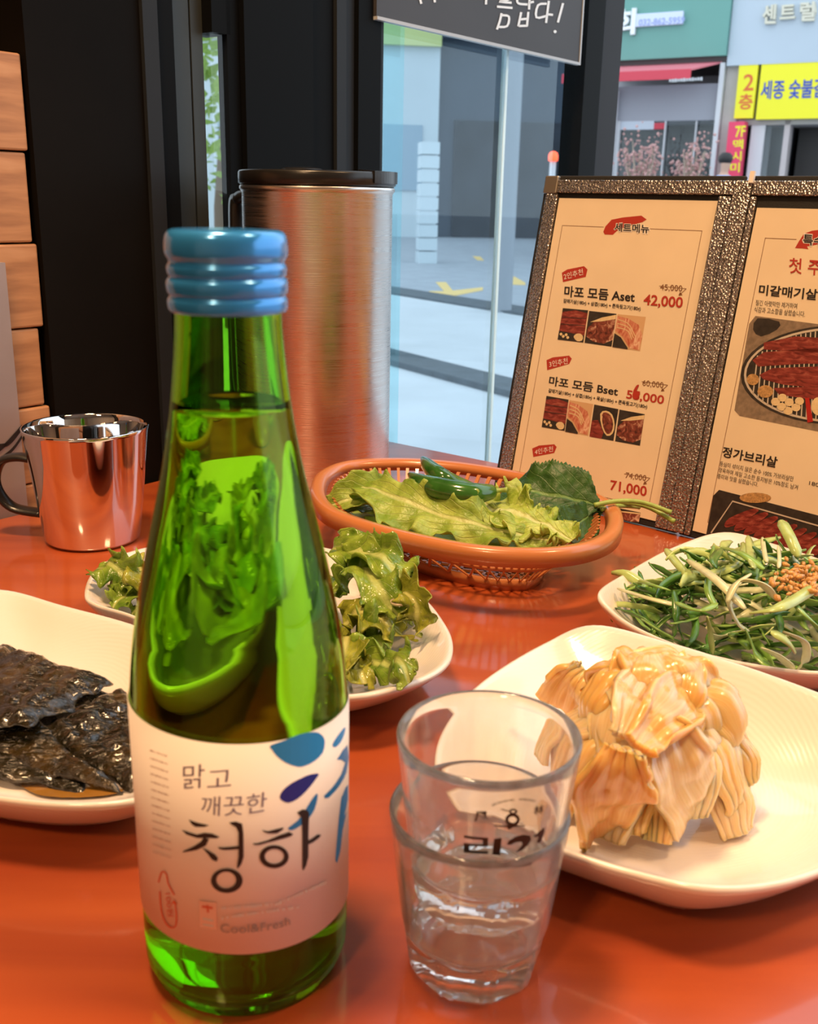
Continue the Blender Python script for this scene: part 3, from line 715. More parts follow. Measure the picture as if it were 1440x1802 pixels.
def menu():
    BL = at(872, 862) + Vector((0, 0, 0.0012)); BR = at(1190, 942) + Vector((0, 0, 0.0012)); b = (BR - BL).normalized(); n0 = Vector((-b.y, b.x, 0))
    lean = math.radians(11.5); wv = Vector((0, 0, 1)) * math.cos(lean) + n0 * math.sin(lean)
    W = (BR - BL).length; L = 0.258
    nrm = b.cross(wv); nrm = nrm if nrm.dot(EYE - BL) > 0 else -nrm
    t = thing('menu_book', BL.lerp(BR, 0.5), 'open black menu book with silver embossed edging standing on the table', 'menu')
    b2 = rot2(math.degrees(math.atan2(b.y, b.x)) - 3.0)
    n2 = b2.cross(wv); n2 = n2 if n2.dot(EYE - BL) > 0 else -n2
    S1 = Plane(BL, b, wv, nrm); S2 = Plane(BR, b2, wv, n2)
    TH = 0.004
    def slab(name, S, u0, u1, v0, v1, o0, o1, m, par=t, bev=0.0):
        mb = MB(); mb.hexa([S.pt(u0, v0, o0), S.pt(u1, v0, o0), S.pt(u1, v0, o1), S.pt(u0, v0, o1), S.pt(u0, v1, o0), S.pt(u1, v1, o0), S.pt(u1, v1, o1), S.pt(u0, v1, o1)])
        ob = mb.obj(name, m, par)
        if bev: md = ob.modifiers.new('bevel', 'BEVEL'); md.width = bev; md.segments = 2
        return ob
    # page limits in the two panels
    pl, pr, pt_ = S1.uv(985, 346).x, S1.uv(1263, 357).x, S1.uv(1120, 351).y
    rl = S2.uv(1333, 364).x; rt_ = S2.uv(1400, 367).y
    RW = 0.172
    z0 = 0.0015
    slab('cover', S1, -0.003, W - 0.001, 0.0, L + 0.002, -0.0045, -0.001, K['velvet'], bev=0.001)
    slab('cover', S2, 0.001, RW + 0.004, 0.0, L + 0.002, -0.0045, -0.001, K['velvet'], bev=0.001)
    e = 0.004
    slab('edging', S1, e * 0.4, pl - 0.001, z0, L - 0.013, -0.001, 0.0022, K['silver'], bev=0.0008)
    slab('edging', S1, 0.012, W - 0.004, L - 0.012, L - 0.002, -0.001, 0.0022, K['silver'], bev=0.0008)
    slab('corner_guard', S1, -0.001, 0.012, L - 0.013, L + 0.001, -0.001, 0.0030, mat('bronze_corner_metal', (0.30, 0.26, 0.22), 0.4, 0.7, bmp=0.1), bev=0.001)
    slab('edging', S1, pr + 0.001, W - 0.0075, z0, L - 0.013, -0.001, 0.0022, K['silver'], bev=0.0008)
    slab('spine', S1, W - 0.007, W + 0.0065, z0, L - 0.002, -0.001, 0.0034, K['silver'], bev=0.0012)
    slab('edging', S2, 0.007, rl - 0.001, z0, L - 0.013, -0.001, 0.0022, K['silver'], bev=0.0008)
    slab('edging', S2, 0.007, RW, L - 0.012, L - 0.002, -0.001, 0.0022, K['silver'], bev=0.0008)
    slab('edging', S2, RW - 0.010, RW, z0, L - 0.013, -0.001, 0.0022, K['silver'], bev=0.0008)
    slab('ribbon', S2, 0.004, 0.0075, L - 0.004, L + 0.004, 0.0018, 0.0040, K['whiteink'])
    page1 = slab('page', S1, pl, pr, z0 + 0.004, pt_, -0.001, 0.0, K['paper']); page2 = slab('page', S2, rl, RW - 0.011, z0 + 0.004, rt_, -0.001, 0.0, K['paper'])
    page1['label'] = 'cream menu page listing set menus'; page2['label'] = 'cream menu page with photographs of grilled meat'
    ink, red, brn, wht = K['ink'], K['redink'], K['brownink'], K['whiteink']
    meatA = meatmat('photo_red_meat', (0.11, 0.016, 0.012), (0.24, 0.040, 0.032), (0.36, 0.10, 0.075), (120, 120, 420), 0.8)
    meatB = meatmat('photo_marbled_meat', (0.06, 0.015, 0.012), (0.24, 0.06, 0.04), (0.66, 0.44, 0.32), (170, 170, 170), 1.5)
    meatC = meatmat('photo_pork_belly', (0.42, 0.09, 0.05), (0.62, 0.28, 0.18), (0.80, 0.58, 0.42), (220, 220, 90), 1.5)
    dark = mat('photo_dark', (0.03, 0.024, 0.02), 0.5, var=0.4, vs=200); bone = mat('photo_pale_food', (0.72, 0.56, 0.32), 0.5, var=0.1, vs=400)
    p = Print(S1, page1, 0.00012, fn=zoomed(960, 340, 5.143)); p2 = Print(S1, page1, 0.00012, fn=zoomed(920, 600, 4.5))
    # border line: stays square to the page
    lu0, lu1, lv = S1.uv(990, 395).x, S1.uv(1236, 408).x, S1.uv(1110, 401).y; bv = 0.014
    g0, g1 = S1.uv(1063, 398).x, S1.uv(1144, 404).x; th = 0.0004
    mb = MB()
    for (a0, b0, a1, b1) in ((lu0, lv - th, g0, lv), (g1, lv - th, lu1, lv), (lu0, bv, lu0 + th, lv), (lu1 - th, bv, lu1, lv), (lu0, bv, lu1, bv + th)):
        mb.add([S1.pt(a0, b0, 1e-4), S1.pt(a1, b0, 1e-4), S1.pt(a1, b1, 1e-4), S1.pt(a0, b1, 1e-4)], [(0, 1, 2, 3)])
    mb.obj('border_line', brn, page1)
    p.poly([(525, 350), (545, 300), (600, 240), (700, 220), (870, 203), (918, 238), (880, 262), (740, 300), (650, 340), (612, 377), (538, 374)], red, 'brush_swash')
    for a, bb in (((150, 720, 200, 690, 350, 660, 382, 690, 366, 758, 160, 805), p), ((190, 152, 240, 130, 368, 116, 390, 140, 370, 182, 195, 232), p2), ((76, 852, 130, 828, 252, 818, 270, 840, 250, 887, 85, 919), p2)):
        bb.poly([(a[i], a[i + 1]) for i in range(0, 12, 2)], red, 'brush_swash')
    p.layer = 1; p2.layer = 1
    p.text('세트메뉴', (618, 352), (948, 374), (623, 262), wht, 'lettering_outline', 0.055)
    p.layer = 2
    p.text('세트메뉴', (625, 345), (940, 365), (630, 268), ink, 'lettering', 0.02)
    p.text('2인추천', (172, 786), (345, 738), (166, 730), wht); p2.text('3인추천', (214, 210), (360, 180), (210, 162), wht); p2.text('4인추천', (98, 902), (242, 876), (97, 858), wht)
    p.text('마포 모듬 Aset', (170, 938), (808, 992), (178, 836), ink, 'lettering', 0.02); p2.text('마포 모듬 Bset', (206, 352), (752, 440), (216, 276), ink, 'lettering', 0.02)
    p2.text('마포', (88, 1030), (240, 1056), (98, 962), ink, 'lettering', 0.02)
    p.text('갈매기살(180g) + 삼겹(180g) + 쫀득뒷고기(180g)', (163, 998), (862, 1072), (167, 954), ink, 'lettering', 0.02); p2.text('갈매기살(180g) + 삼겹(180g) + 목살(180g) + 쫀득뒷고기(180g)', (202, 414), (985, 544), (208, 376), ink, 'lettering', 0.02)
    p.text('45,000', (1040, 884), (1240, 898), (1043, 822), brn); p2.text('60,000', (950, 362), (1115, 382), (953, 308), brn); p2.text('74,000', (812, 1092), (975, 1116), (820, 1040), brn)
    p.stroke([(1033, 840), (1278, 864)], 4, brn, 'strike_line'); p.stroke([(1278, 864), (1215, 920)], 4, brn, 'strike_line'); p.poly([(1208, 925), (1222, 893), (1244, 922)], brn, 'strike_line')
    p2.stroke([(945, 322), (1150, 350)], 4, brn, 'strike_line'); p2.stroke([(1150, 350), (1105, 392)], 4, brn, 'strike_line'); p2.poly([(1096, 399), (1108, 372), (1126, 397)], brn, 'strike_line')
    p2.stroke([(806, 1052), (1010, 1086)], 4, brn, 'strike_line'); p2.stroke([(1010, 1086), (965, 1128)], 4, brn, 'strike_line'); p2.poly([(956, 1137), (968, 1108), (986, 1133)], brn, 'strike_line')
    p.text('42,000', (886, 1026), (1240, 1056), (897, 914), red, 'lettering', 0.02); p2.text('56,000', (818, 466), (1115, 514), (829, 386), red, 'lettering', 0.02); p2.text('71,000', (691, 1192), (980, 1246), (699, 1100), red, 'lettering', 0.02)
    p2.layer = 3; p2.poly([(905, 352), (925, 350), (905, 395), (932, 400), (925, 440), (895, 465), (872, 445), (880, 395)], red, 'lettering', 2)
    p.layer = p2.layer = 0
    def food(pp, q, kind):
        a, b_, c, d = [Vector((x, y, 0)) for x, y in q]
        f = lambda u, v: tuple((a.lerp(b_, u)).lerp(d.lerp(c, u), v).xy)
        if kind == 0:
            pp.poly(q, meatA, 'food_photo'); pp.layer = 1
            pp.poly([f(0, 0), f(1, 0), f(1, 0.09), f(0.5, 0.03), f(0, 0.12)], dark, 'food_photo'); pp.poly([f(0, 0.72), f(1, 0.78), f(1, 1), f(0, 1)], dark, 'food_photo')
            for v in (0.28, 0.5): pp.stroke([f(0.02, v), f(0.98, v - 0.02)], 5, dark, 'food_photo')
            pp.layer = 2; pp.poly([f(0.60, 0.86), f(0.68, 0.76), f(0.84, 0.74), f(0.96, 0.82), f(0.94, 0.94), f(0.76, 0.98)], bone, 'food_photo', 2)
            for u, v in ((0.1, 0.82), (0.2, 0.88), (0.3, 0.82), (0.38, 0.9)): pp.poly([f(u - 0.06, v), f(u, v - 0.05), f(u + 0.06, v), f(u, v + 0.05)], bone, 'food_photo', 2)
        elif kind == 1:
            pp.poly(q, dark, 'food_photo'); pp.layer = 1; pp.poly([f(0.02, 0.55), f(0.25, 0.3), f(0.55, 0.2), (f(1, 0.12)), f(1, 0.8), f(0.7, 0.94), f(0.3, 0.92), f(0.04, 0.8)], meatB, 'food_photo'); pp.layer = 2
            pp.poly([f(0.1, 0.34), f(0.5, 0.16), f(1, 0.03), f(1, 0.16), f(0.5, 0.28)], bone, 'food_photo')
        elif kind == 2:
            pp.poly(q, mat('photo_tan', (0.62, 0.40, 0.22), 0.5), 'food_photo'); pp.layer = 1; pp.poly([f(0, 0.05), f(0.4, 0.1), f(0.8, 0.25), f(1, 0.55), f(0.95, 0.98), f(0.6, 0.95), f(0.3, 0.65), f(0, 0.5)], meatC, 'food_photo'); pp.layer = 2
            pp.poly([f(0, 0.58), f(0.25, 0.68), f(0.55, 0.96), f(0.55, 1), f(0, 1)], dark, 'food_photo')
            for k in range(3): pp.stroke([f(0.05, 0.16 + 0.12 * k), f(0.45, 0.26 + 0.1 * k), f(0.75 - 0.05 * k, 0.6 + 0.05 * k)], 7, bone, 'food_photo', 8)
        else:
            pp.poly(q, dark, 'food_photo'); pp.layer = 1; pp.poly([f(0.3, 0.25), f(0.5, 0.12), f(0.78, 0.2), f(0.95, 0.5), f(0.92, 0.78), f(0.7, 0.88), f(0.45, 0.65)], bone, 'food_photo', 2); pp.poly([f(0, 0.5), f(0.25, 0.45), f(0.55, 0.8), f(0.5, 1), f(0, 1)], meatA, 'food_photo')
            pp.layer = 2; pp.poly([f(0.38, 0.27), f(0.52, 0.17), f(0.75, 0.25), f(0.89, 0.5), f(0.86, 0.74), f(0.7, 0.82), f(0.5, 0.62)], meatB, 'food_photo', 2)
        pp.layer = 0
    food(p, [(160, 1040), (388, 1060), (345, 1352), (112, 1325)], 0); food(p, [(398, 1065), (645, 1092), (600, 1390), (355, 1355)], 1); food(p, [(655, 1095), (910, 1120), (858, 1430), (608, 1392)], 2)
    food(p2, [(190, 435), (365, 465), (333, 712), (152, 682)], 0); food(p2, [(372, 468), (560, 500), (520, 752), (338, 718)], 2); food(p2, [(568, 503), (760, 540), (720, 792), (530, 757)], 3); food(p2, [(768, 543), (968, 580), (930, 830), (733, 795)], 1)
    food(p2, [(700, 1310), (935, 1360), (920, 1450), (690, 1400)], 1)
    p.emit(); p2.emit()
    # right-hand page
    q = Print(S2, page2, 0.00012, fn=zoomed(1220, 320, 5.632)); q3 = Print(S2, page2, 0.00012, fn=zoomed(1220, 620, 5.3)); q0 = Print(S2, page2, 0.00012)
    lu0 = S2.uv(1347, 418).x; lv = S2.uv(1380, 420).y; lu1 = RW - 0.017; g0 = S2.uv(1402, 422).x
    mb = MB()
    for (a0, b0, a1, b1) in ((lu0, lv - th, g0, lv), (lu0, bv, lu0 + th, lv), (lu1 - th, bv, lu1, lv), (lu0, bv, lu1, bv + th), (g0 + 0.05, lv - th, lu1, lv)):
        mb.add([S2.pt(a0, b0, 1e-4), S2.pt(a1, b0, 1e-4), S2.pt(a1, b1, 1e-4), S2.pt(a0, b1, 1e-4)], [(0, 1, 2, 3)])
    mb.obj('border_line', brn, page2)
    q.poly([(1012, 657), (1050, 590), (1100, 515), (1180, 485), (1300, 470), (1400, 478), (1400, 590), (1130, 640), (1145, 668), (1080, 660)], red, 'brush_swash'); q.layer = 1
    q.text('특수', (1082, 634), (1306, 654), (1088, 510), wht, 'lettering_outline', 0.055); q.layer = 2
    q.text('특수', (1090, 625), (1298, 645), (1096, 519), ink, 'lettering', 0.02)
    q.text('첫 주', (948, 905), (1270, 930), (958, 752), red, 'lettering', 0.01); q.text('미갈매기살', (650, 1122), (1230, 1176), (662, 1016), ink, 'lettering', 0.02)
    q.text('질긴 아랫막만 제거하여', (620, 1224), (1030, 1260), (626, 1170), ink); q.text('식감과 고소함을 살렸습니다.', (606, 1292), (1110, 1342), (612, 1236), ink)
    q3.layer = 2
    q3.text('정가브리살', (268, 974), (778, 1080), (285, 876), ink, 'lettering', 0.02)
    q3.text('등심이 섞이지 않은 순수 100% 가브리살만', (248, 1060), (935, 1206), (256, 1014), ink); q3.text('정육하며 제일 고소한 등지방은 10%정도 남겨', (238, 1116), (975, 1284), (246, 1072), ink)
    q3.text('풍미와 맛을 살렸습니다.', (226, 1174), (605, 1256), (233, 1130), ink); q3.text('180g', (1082, 1246), (1205, 1275), (1088, 1200), ink)
    table_ = mat('photo_table_top', (0.23, 0.17, 0.12), 0.5, var=0.25, vs=300); steel_ = mat('photo_steel', (0.55, 0.48, 0.40), 0.4); tan = mat('photo_mushroom', (0.45, 0.26, 0.10), 0.5, var=0.4, vs=700)
    chil = mat('photo_chilli', (0.40, 0.02, 0.015), 0.4)
    q0.poly([(1330, 556), (1560, 586), (1545, 780), (1302, 732), (1293, 722), (1319, 570)], table_, 'food_photo'); q0.layer = 1
    q0.disc((1480, 660), (176, 88), dark, 'food_photo', 40); q0.poly([(1334, 560), (1372, 566), (1368, 580), (1340, 592), (1326, 580)], dark, 'food_photo', 2); q0.layer = 2
    q0.ring((1480, 660), (170, 84), (166, 80), steel_, 'food_photo', n=48)
    for k in range(26):
        x = 1330 + k * 8.5; dy = 80 * math.sqrt(max(0, 1 - ((x - 1480) / 166) ** 2)); q0.stroke([(x + 4, 660 - dy), (x - 4, 660 + dy)], 2.2, steel_, 'grill_wire')
    q0.layer = 3
    for s_ in ([(1345, 603), (1400, 592), (1500, 598), (1500, 625), (1420, 620), (1345, 615)], [(1325, 634), (1345, 620), (1440, 612), (1500, 615), (1500, 642), (1420, 640), (1335, 645)],
               [(1337, 660), (1360, 648), (1440, 645), (1500, 648), (1500, 680), (1430, 682), (1380, 677), (1345, 668)], [(1362, 683), (1440, 680), (1500, 683), (1500, 705), (1420, 702), (1372, 694)]): q0.poly(s_, meatA, 'food_photo')
    q0.layer = 4
    q0.disc((1326, 668), (11, 10), tan, 'food_photo'); q0.disc((1348, 689), (14, 11), tan, 'food_photo')
    for c in ((1378, 700), (1366, 707), (1377, 716), (1390, 708), (1402, 717), (1388, 723), (1408, 706)): q0.disc(c, (8, 7), bone, 'food_photo')
    q0.poly([(1418, 700), (1425, 700), (1432, 742), (1422, 744)], chil, 'food_photo'); q0.disc((1441, 715), (12, 16), bone, 'food_photo')
    q0.layer = 0
    q0.poly([(1266, 862), (1560, 938), (1540, 1045), (1240, 958), (1256, 872)], dark, 'food_photo'); q0.layer = 2
    q0.stroke([(1252, 938), (1290, 882), (1440, 925), (1520, 948)], 2.5, steel_, 'food_photo'); q0.disc((1330, 876), (28, 9), tan, 'food_photo')
    for k in range(9):
        x, y = 1302 + 17 * k, 908 + 7.0 * k; q0.layer = 2 + k % 2
        q0.poly([(x - 26, y + 14), (x - 18, y + 4), (x + 6, y - 7), (x + 28, y - 14), (x + 34, y - 9), (x + 16, y + 4), (x - 10, y + 17), (x - 24, y + 20)], meatA, 'food_photo', 2)
    q.emit(); q3.emit(); q0.emit()
menu()

# ================================================================== PLATES
def ringmat():
    m, nt, b, o = nodes('white_melamine')
    b.inputs['Base Color'].default_value = (0.86, 0.775, 0.70, 1); b.inputs['Roughness'].default_value = 0.22; b.inputs['Coat Weight'].default_value = 0.5; b.inputs['Coat Roughness'].default_value = 0.05
    w_ = tex(nt, 'Wave', scale=(1, 1, 1), wave_type='RINGS', rings_direction='Z', Scale=170.0, Distortion=1.5, Detail=1.0)
    bump(nt, w_.outputs['Fac'], b, 0.06, 0.0006); return m
K['plate'] = ringmat()
PLATES = {}
def plate(key, px, lab, base=0.007, fs_=0.52, rim=0.028):
    pts = [at(p[0], p[1], p[2] if len(p) > 2 else rim) for p in px]
    N = 120; out = catmull(pts, N, True); cx = sum((p.x for p in out)) / N; cy = sum((p.y for p in out)) / N
    inner = [(0.985, 0.99), (0.96, 0.93), (0.90, 0.74), (0.82, 0.50), (0.72, 0.27), (0.62, 0.12), (0.50, 0.03), (0.35, 0.0), (0.18, 0.0)]
    outer = [(1.0, 0.985), (1.003, 0.93), (0.99, 0.86), (0.95, 0.70), (0.86, 0.40), (0.75, 0.13)]
    vs, fs = [], []
    def ringv(s, h, lo):
        for p in out: vs.append((cx + (p.x - cx) * s, cy + (p.y - cy) * s, lo + (p.z - lo) * h))
    rows = 0
    for s, h in [(fs_ - 0.04, None)] : pass
    seq = []
    for s in (0.02, 0.3, fs_ - 0.03): seq.append((s, None, 0.0012))
    seq.append((fs_, None, 0.0)); seq.append((fs_ + 0.03, None, 0.0004))
    for s, h in reversed(outer): seq.append((s, h, 0.0015))
    for s, h in inner: seq.append((s, h, base))
    seq.append((0.02, 0.0, base))
    for s, h, lo in seq:
        if h is None:
            for p in out: vs.append((cx + (p.x - cx) * s, cy + (p.y - cy) * s, lo))
        else: ringv(s, h, lo)
    for i in range(len(seq) - 1):
        for k in range(N): fs.append((i * N + k, i * N + (k + 1) % N, (i + 1) * N + (k + 1) % N, (i + 1) * N + k))
    fs.append(tuple(range(N - 1, -1, -1))); fs.append(tuple(range((len(seq) - 1) * N, len(seq) * N)))
    # orientation: outline must run anticlockwise
    ar = sum(out[k].x * out[(k + 1) % N].y - out[(k + 1) % N].x * out[k].y for k in range(N))
    if ar < 0: fs = [tuple(reversed(f)) for f in fs]
    PLATES[key] = (cx, cy, out, base, inner)
    return obj('side_dish_plate', vs, fs, K['plate'], None, True, lab, 'plate', 'white side dish plates')
def plate_z(key, x, y):       # height of the plate's inner surface
    cx, cy, out, base, inner = PLATES[key]; a = math.atan2(y - cy, x - cx); d = math.hypot(x - cx, y - cy)
    p = min(out, key=lambda q: abs((math.atan2(q.y - cy, q.x - cx) - a + math.pi) % (2 * math.pi) - math.pi))
    s = d / math.hypot(p.x - cx, p.y - cy)
    xs = [0.0] + [q[0] for q in reversed(inner)]; ys = [0.0] + [q[1] for q in reversed(inner)]
    return base + (p.z - base) * (lerpv(s, xs, ys) if s < 0.985 else 1)
plate('A', [(0, 1036), (110, 1064), (245, 1102), (330, 1150, 0.030), (385, 1225, 0.033), (380, 1310, 0.031), (325, 1372), (245, 1405), (130, 1414), (0, 1403), (-150, 1375), (-260, 1320, 0.033), (-300, 1220, 0.033), (-250, 1110, 0.032), (-130, 1045)],
      'white plate holding dark soy-pickled perilla leaves')
plate('B', [(149, 1042), (166, 1003), (215, 974), (300, 955), (430, 948), (560, 960), (660, 992), (740, 1045), (785, 1100), (797, 1140), (780, 1174), (720, 1203), (620, 1224), (500, 1212), (375, 1158), (240, 1086), (166, 1062)],
      'white plate of dressed lettuce salad behind the green bottle')
plate('C', [(1045, 1098, 0.036), (960, 1130), (860, 1190), (785, 1262, 0.030), (755, 1335, 0.031), (790, 1405), (880, 1455), (985, 1493), (1100, 1530), (1240, 1560, 0.030), (1370, 1553), (1490, 1510), (1610, 1430, 0.033), (1655, 1345, 0.036), (1570, 1270, 0.037), (1440, 1216, 0.038), (1300, 1166, 0.038), (1170, 1126, 0.037)],
      'white square plate with a heap of pale washed kimchi')
plate('D', [(1054, 1040, 0.032), (1100, 1008), (1185, 962), (1275, 935, 0.034), (1360, 955), (1450, 985), (1560, 1030), (1640, 1080, 0.033), (1640, 1135, 0.028), (1560, 1172, 0.026), (1440, 1182, 0.025), (1310, 1166, 0.025), (1200, 1138, 0.026), (1115, 1102), (1070, 1070)],
      'white plate heaped with shredded spring onion salad')

# ================================================================== BASKET
def basket():
    px = [(548, 858), (562, 828), (610, 809), (700, 804), (800, 810), (900, 825), (1010, 850), (1078, 880), (1096, 908), (1080, 940), (1020, 962), (930, 968), (820, 960), (700, 936), (610, 910), (565, 888)]
    zr = 0.044; pts = [at(x, y, zr) for x, y in px]; N = 144; out = catmull(pts, N, True)
    cx = sum(p.x for p in out) / N; cy = sum(p.y for p in out) / N
    t = thing('vegetable_basket', (cx, cy, 0), 'orange-brown plastic basket of fresh lettuce, chillies and perilla leaves', 'basket')
    m = mat('terracotta_plastic', (0.56, 0.20, 0.065), 0.28, coat=0.3)
    nr = [(out[(k + 1) % N] - out[k - 1]) for k in range(N)]; nr = [Vector((q.y, -q.x, 0)).normalized() for q in nr]
    if nr[0].dot(out[0] - Vector((cx, cy, zr))) < 0: nr = [-q for q in nr]
    def loop(off, z): return [Vector((p.x, p.y, 0)) + n * off + Vector((0, 0, z)) for p, n in zip(out, nr)]
    def band(name, rows, close=True):
        vs, fs = [], []; R = len(rows)
        for r in rows: vs += r
        for i in range(R if close else R - 1):
            j = (i + 1) % R
            for k in range(N): fs.append((i * N + k, i * N + (k + 1) % N, j * N + (k + 1) % N, j * N + k))
        return obj(name, vs, fs, m, t)
    band('rim', [loop(0.0, zr - 0.001), loop(-0.003, zr), loop(-0.008, zr - 0.001), loop(-0.0105, zr - 0.006), loop(-0.0085, zr - 0.0065), loop(-0.006, zr - 0.003), loop(-0.0015, zr - 0.0045), loop(-0.0015, zr - 0.0105), loop(0.0005, zr - 0.0110), loop(0.001, zr - 0.004)])
    def wall(z):     # inset of the basket wall at height z
        return -0.0095 - (zr - z) * 0.98
    band('mid_hoop', [loop(wall(0.020) + 0.001, 0.0185), loop(wall(0.020) + 0.001, 0.0212), loop(wall(0.020) - 0.0012, 0.0212), loop(wall(0.020) - 0.0012, 0.0185)])
    band('foot_hoop', [loop(wall(0.004) + 0.001, 0.0), loop(wall(0.006) + 0.001, 0.008), loop(wall(0.006) - 0.0015, 0.008), loop(wall(0.004) - 0.0015, 0.0)])
    # ribs: upper row upright, lower row slanting both ways
    mb = MB(); per = sum((out[(k + 1) % N] - out[k]).length for k in range(N)); nrib = 80
    def P(f, z, o):
        q = f % 1.0 * N; k = int(q); r = q - k; a, b = out[k % N], out[(k + 1) % N]; n = nr[k % N].lerp(nr[(k + 1) % N], r)
        p = a.lerp(b, r); return Vector((p.x, p.y, 0)) + n * (wall(z) + o) + Vector((0, 0, z))
    def rib(f0, z0, f1, z1, wd):
        h = wd / per / 2
        mb.hexa([P(f0 - h, z0, 0.0007), P(f0 + h, z0, 0.0007), P(f0 + h, z0, -0.0009), P(f0 - h, z0, -0.0009), P(f1 - h, z1, 0.0007), P(f1 + h, z1, 0.0007), P(f1 + h, z1, -0.0009), P(f1 - h, z1, -0.0009)])
    for k in range(nrib): rib(k / nrib, 0.0205, k / nrib, 0.039, 0.0026)
    for k in range(nrib // 2):
        rib((2 * k) / nrib, 0.007, (2 * k + 1.2) / nrib, 0.019, 0.0018); rib((2 * k) / nrib, 0.007, (2 * k - 1.2) / nrib, 0.019, 0.0018)
    mb.obj('lattice', m, t, kind='stuff')
    # floor of crossing bars
    mb = MB(); ins = [Vector((p.x, p.y)) for p in loop(wall(0.004), 0.0)]
    ax = Vector((out[N // 2].x - out[0].x, out[N // 2].y - out[0].y)); ax.normalize(); ay = Vector((-ax.y, ax.x)); cc = Vector((cx, cy))
    for d, s in ((ax, ay), (ay, ax)):
        for k in range(-14, 15):
            o = k * 0.008; hits = []
            for i in range(N):
                a, b = ins[i] - cc, ins[(i + 1) % N] - cc; da, db = a.dot(s) - o, b.dot(s) - o
                if da * db < 0: hits.append((a.lerp(b, da / (da - db))).dot(d))
            if len(hits) >= 2:
                q = cc + d * min(hits) + s * (o - 0.001); mb.box((q.x, q.y, 0.002), (d * (max(hits) - min(hits))).to_3d(), (s * 0.002).to_3d(), Vector((0, 0, 0.0016)))
    mb.obj('lattice_floor', m, t, kind='stuff')
basket()

# ================================================================== FOOD
def sheet(name, mid, hw, mat_, N=(0, -0.5, 0.86), lab=None, cat=None, group=None, nu=36, nv=18, ruffle=0.0, rf=6.0, crumple=0.0, cs=60, fold=0.0, jag=0.0, jf=14, saw=0.0, seed=0, th=0.0005, parent=None, zmin=None, curl=0.0, pleat=None):
    """A leaf: a rib through the points MID, half widths HW along it, cupped by FOLD, frilled by RUFFLE."""
    c = catmull(mid, nu); N = Vector(N).normalized(); vs, uv, fs = [], [], []
    m = len(hw) - 1
    for i, p in enumerate(c):
        u = i / (nu - 1); T = (c[min(i + 1, nu - 1)] - c[max(i - 1, 0)]).normalized(); S = N.cross(T).normalized(); Q = T.cross(S)
        k = min(int(u * m), m - 1); f = u * m - k; f = f * f * (3 - 2 * f); w_ = hw[k] + (hw[k + 1] - hw[k]) * f
        for j in range(nv + 1):
            v = -1 + 2 * j / nv; e = abs(v)
            ww = w_ * (1 + jag * e * e * nz((u * jf, v * 1.5, 0), 1.0, seed + 3))
            if saw and j in (0, nv): ww *= 1 + saw * ((i % 2) * 2 - 1)
            a = fold * e; q = p + S * (math.copysign(ww * e, v) * math.cos(a)) + Q * (ww * e * math.sin(a))
            if ruffle:
                q += Q * (ruffle * e ** 3 * (1.8 * nz((u * rf * 1.8, v * 1.1, 0), 1.0, seed) + 1.1 * nz((u * rf * 4.2, v * 2, 3), 1.0, seed)))
                q += S * (ruffle * 0.9 * e ** 3 * nz((u * rf * 3.0, v, 9), 1.0, seed))
                q += T * (ruffle * 0.7 * e ** 3 * nz((u * rf * 3.0, v, 19), 1.0, seed))
            if pleat: q += Q * (pleat[0] * (0.4 + 0.6 * u) * math.sin(2 * math.pi * pleat[1] * v * 0.5 + 2.5 * nz((u * 2, 0, 0), 1.0, seed)))
            if curl: q += Q * (curl * v * e * w_)
            if crumple:
                q += Q * crumple * nz(q, cs, seed) + S * crumple * 0.6 * nz(q, cs, seed + 7)
                q += Q * crumple * 0.4 * nz(q, cs * 2.6, seed + 11)
            if zmin is not None:
                zz = zmin(q.x, q.y) if callable(zmin) else zmin
                if q.z < zz: q.z = zz + 0.0004 * (1 + nz(q, 200, seed))
            vs.append(q); uv.append((u, j / nv))
    for i in range(nu - 1):
        for j in range(nv): fs.append((i * (nv + 1) + j, (i + 1) * (nv + 1) + j, (i + 1) * (nv + 1) + j + 1, i * (nv + 1) + j + 1))
    return obj(name, vs, fs, mat_, parent, True, lab, cat, group, uv=uv, solid=th)
L_ = lambda *p: [at(x, y, z) for x, y, z in p]
K['lettuce'] = leafmat('light_lettuce', (0.27, 0.44, 0.05), (0.58, 0.72, 0.16), (0.68, 0.76, 0.30), 0.36, 0.07, bs=1.8)
K['lettuce2'] = leafmat('yellow_green_lettuce', (0.44, 0.60, 0.08), (0.70, 0.80, 0.22), (0.76, 0.82, 0.36), 0.38, 0.07, bs=1.8)
K['dressed'] = leafmat('dressed_lettuce', (0.12, 0.24, 0.02), (0.42, 0.56, 0.08), (0.56, 0.64, 0.20), 0.16, 0.12, 0.25, 1.4)
K['dressed2'] = leafmat('dressed_olive_lettuce', (0.20, 0.24, 0.02), (0.56, 0.56, 0.08), (0.62, 0.62, 0.20), 0.16, 0.12, 0.25, 1.4)
K['perilla'] = leafmat('perilla_leaf', (0.025, 0.085, 0.012), (0.055, 0.15, 0.022), (0.16, 0.30, 0.07), 0.42, 0.035, 0.18, 1.2)
K['stem'] = mat('pale_green_stem', (0.34, 0.46, 0.10), 0.4, var=0.2, vs=200)
bz = 0.006
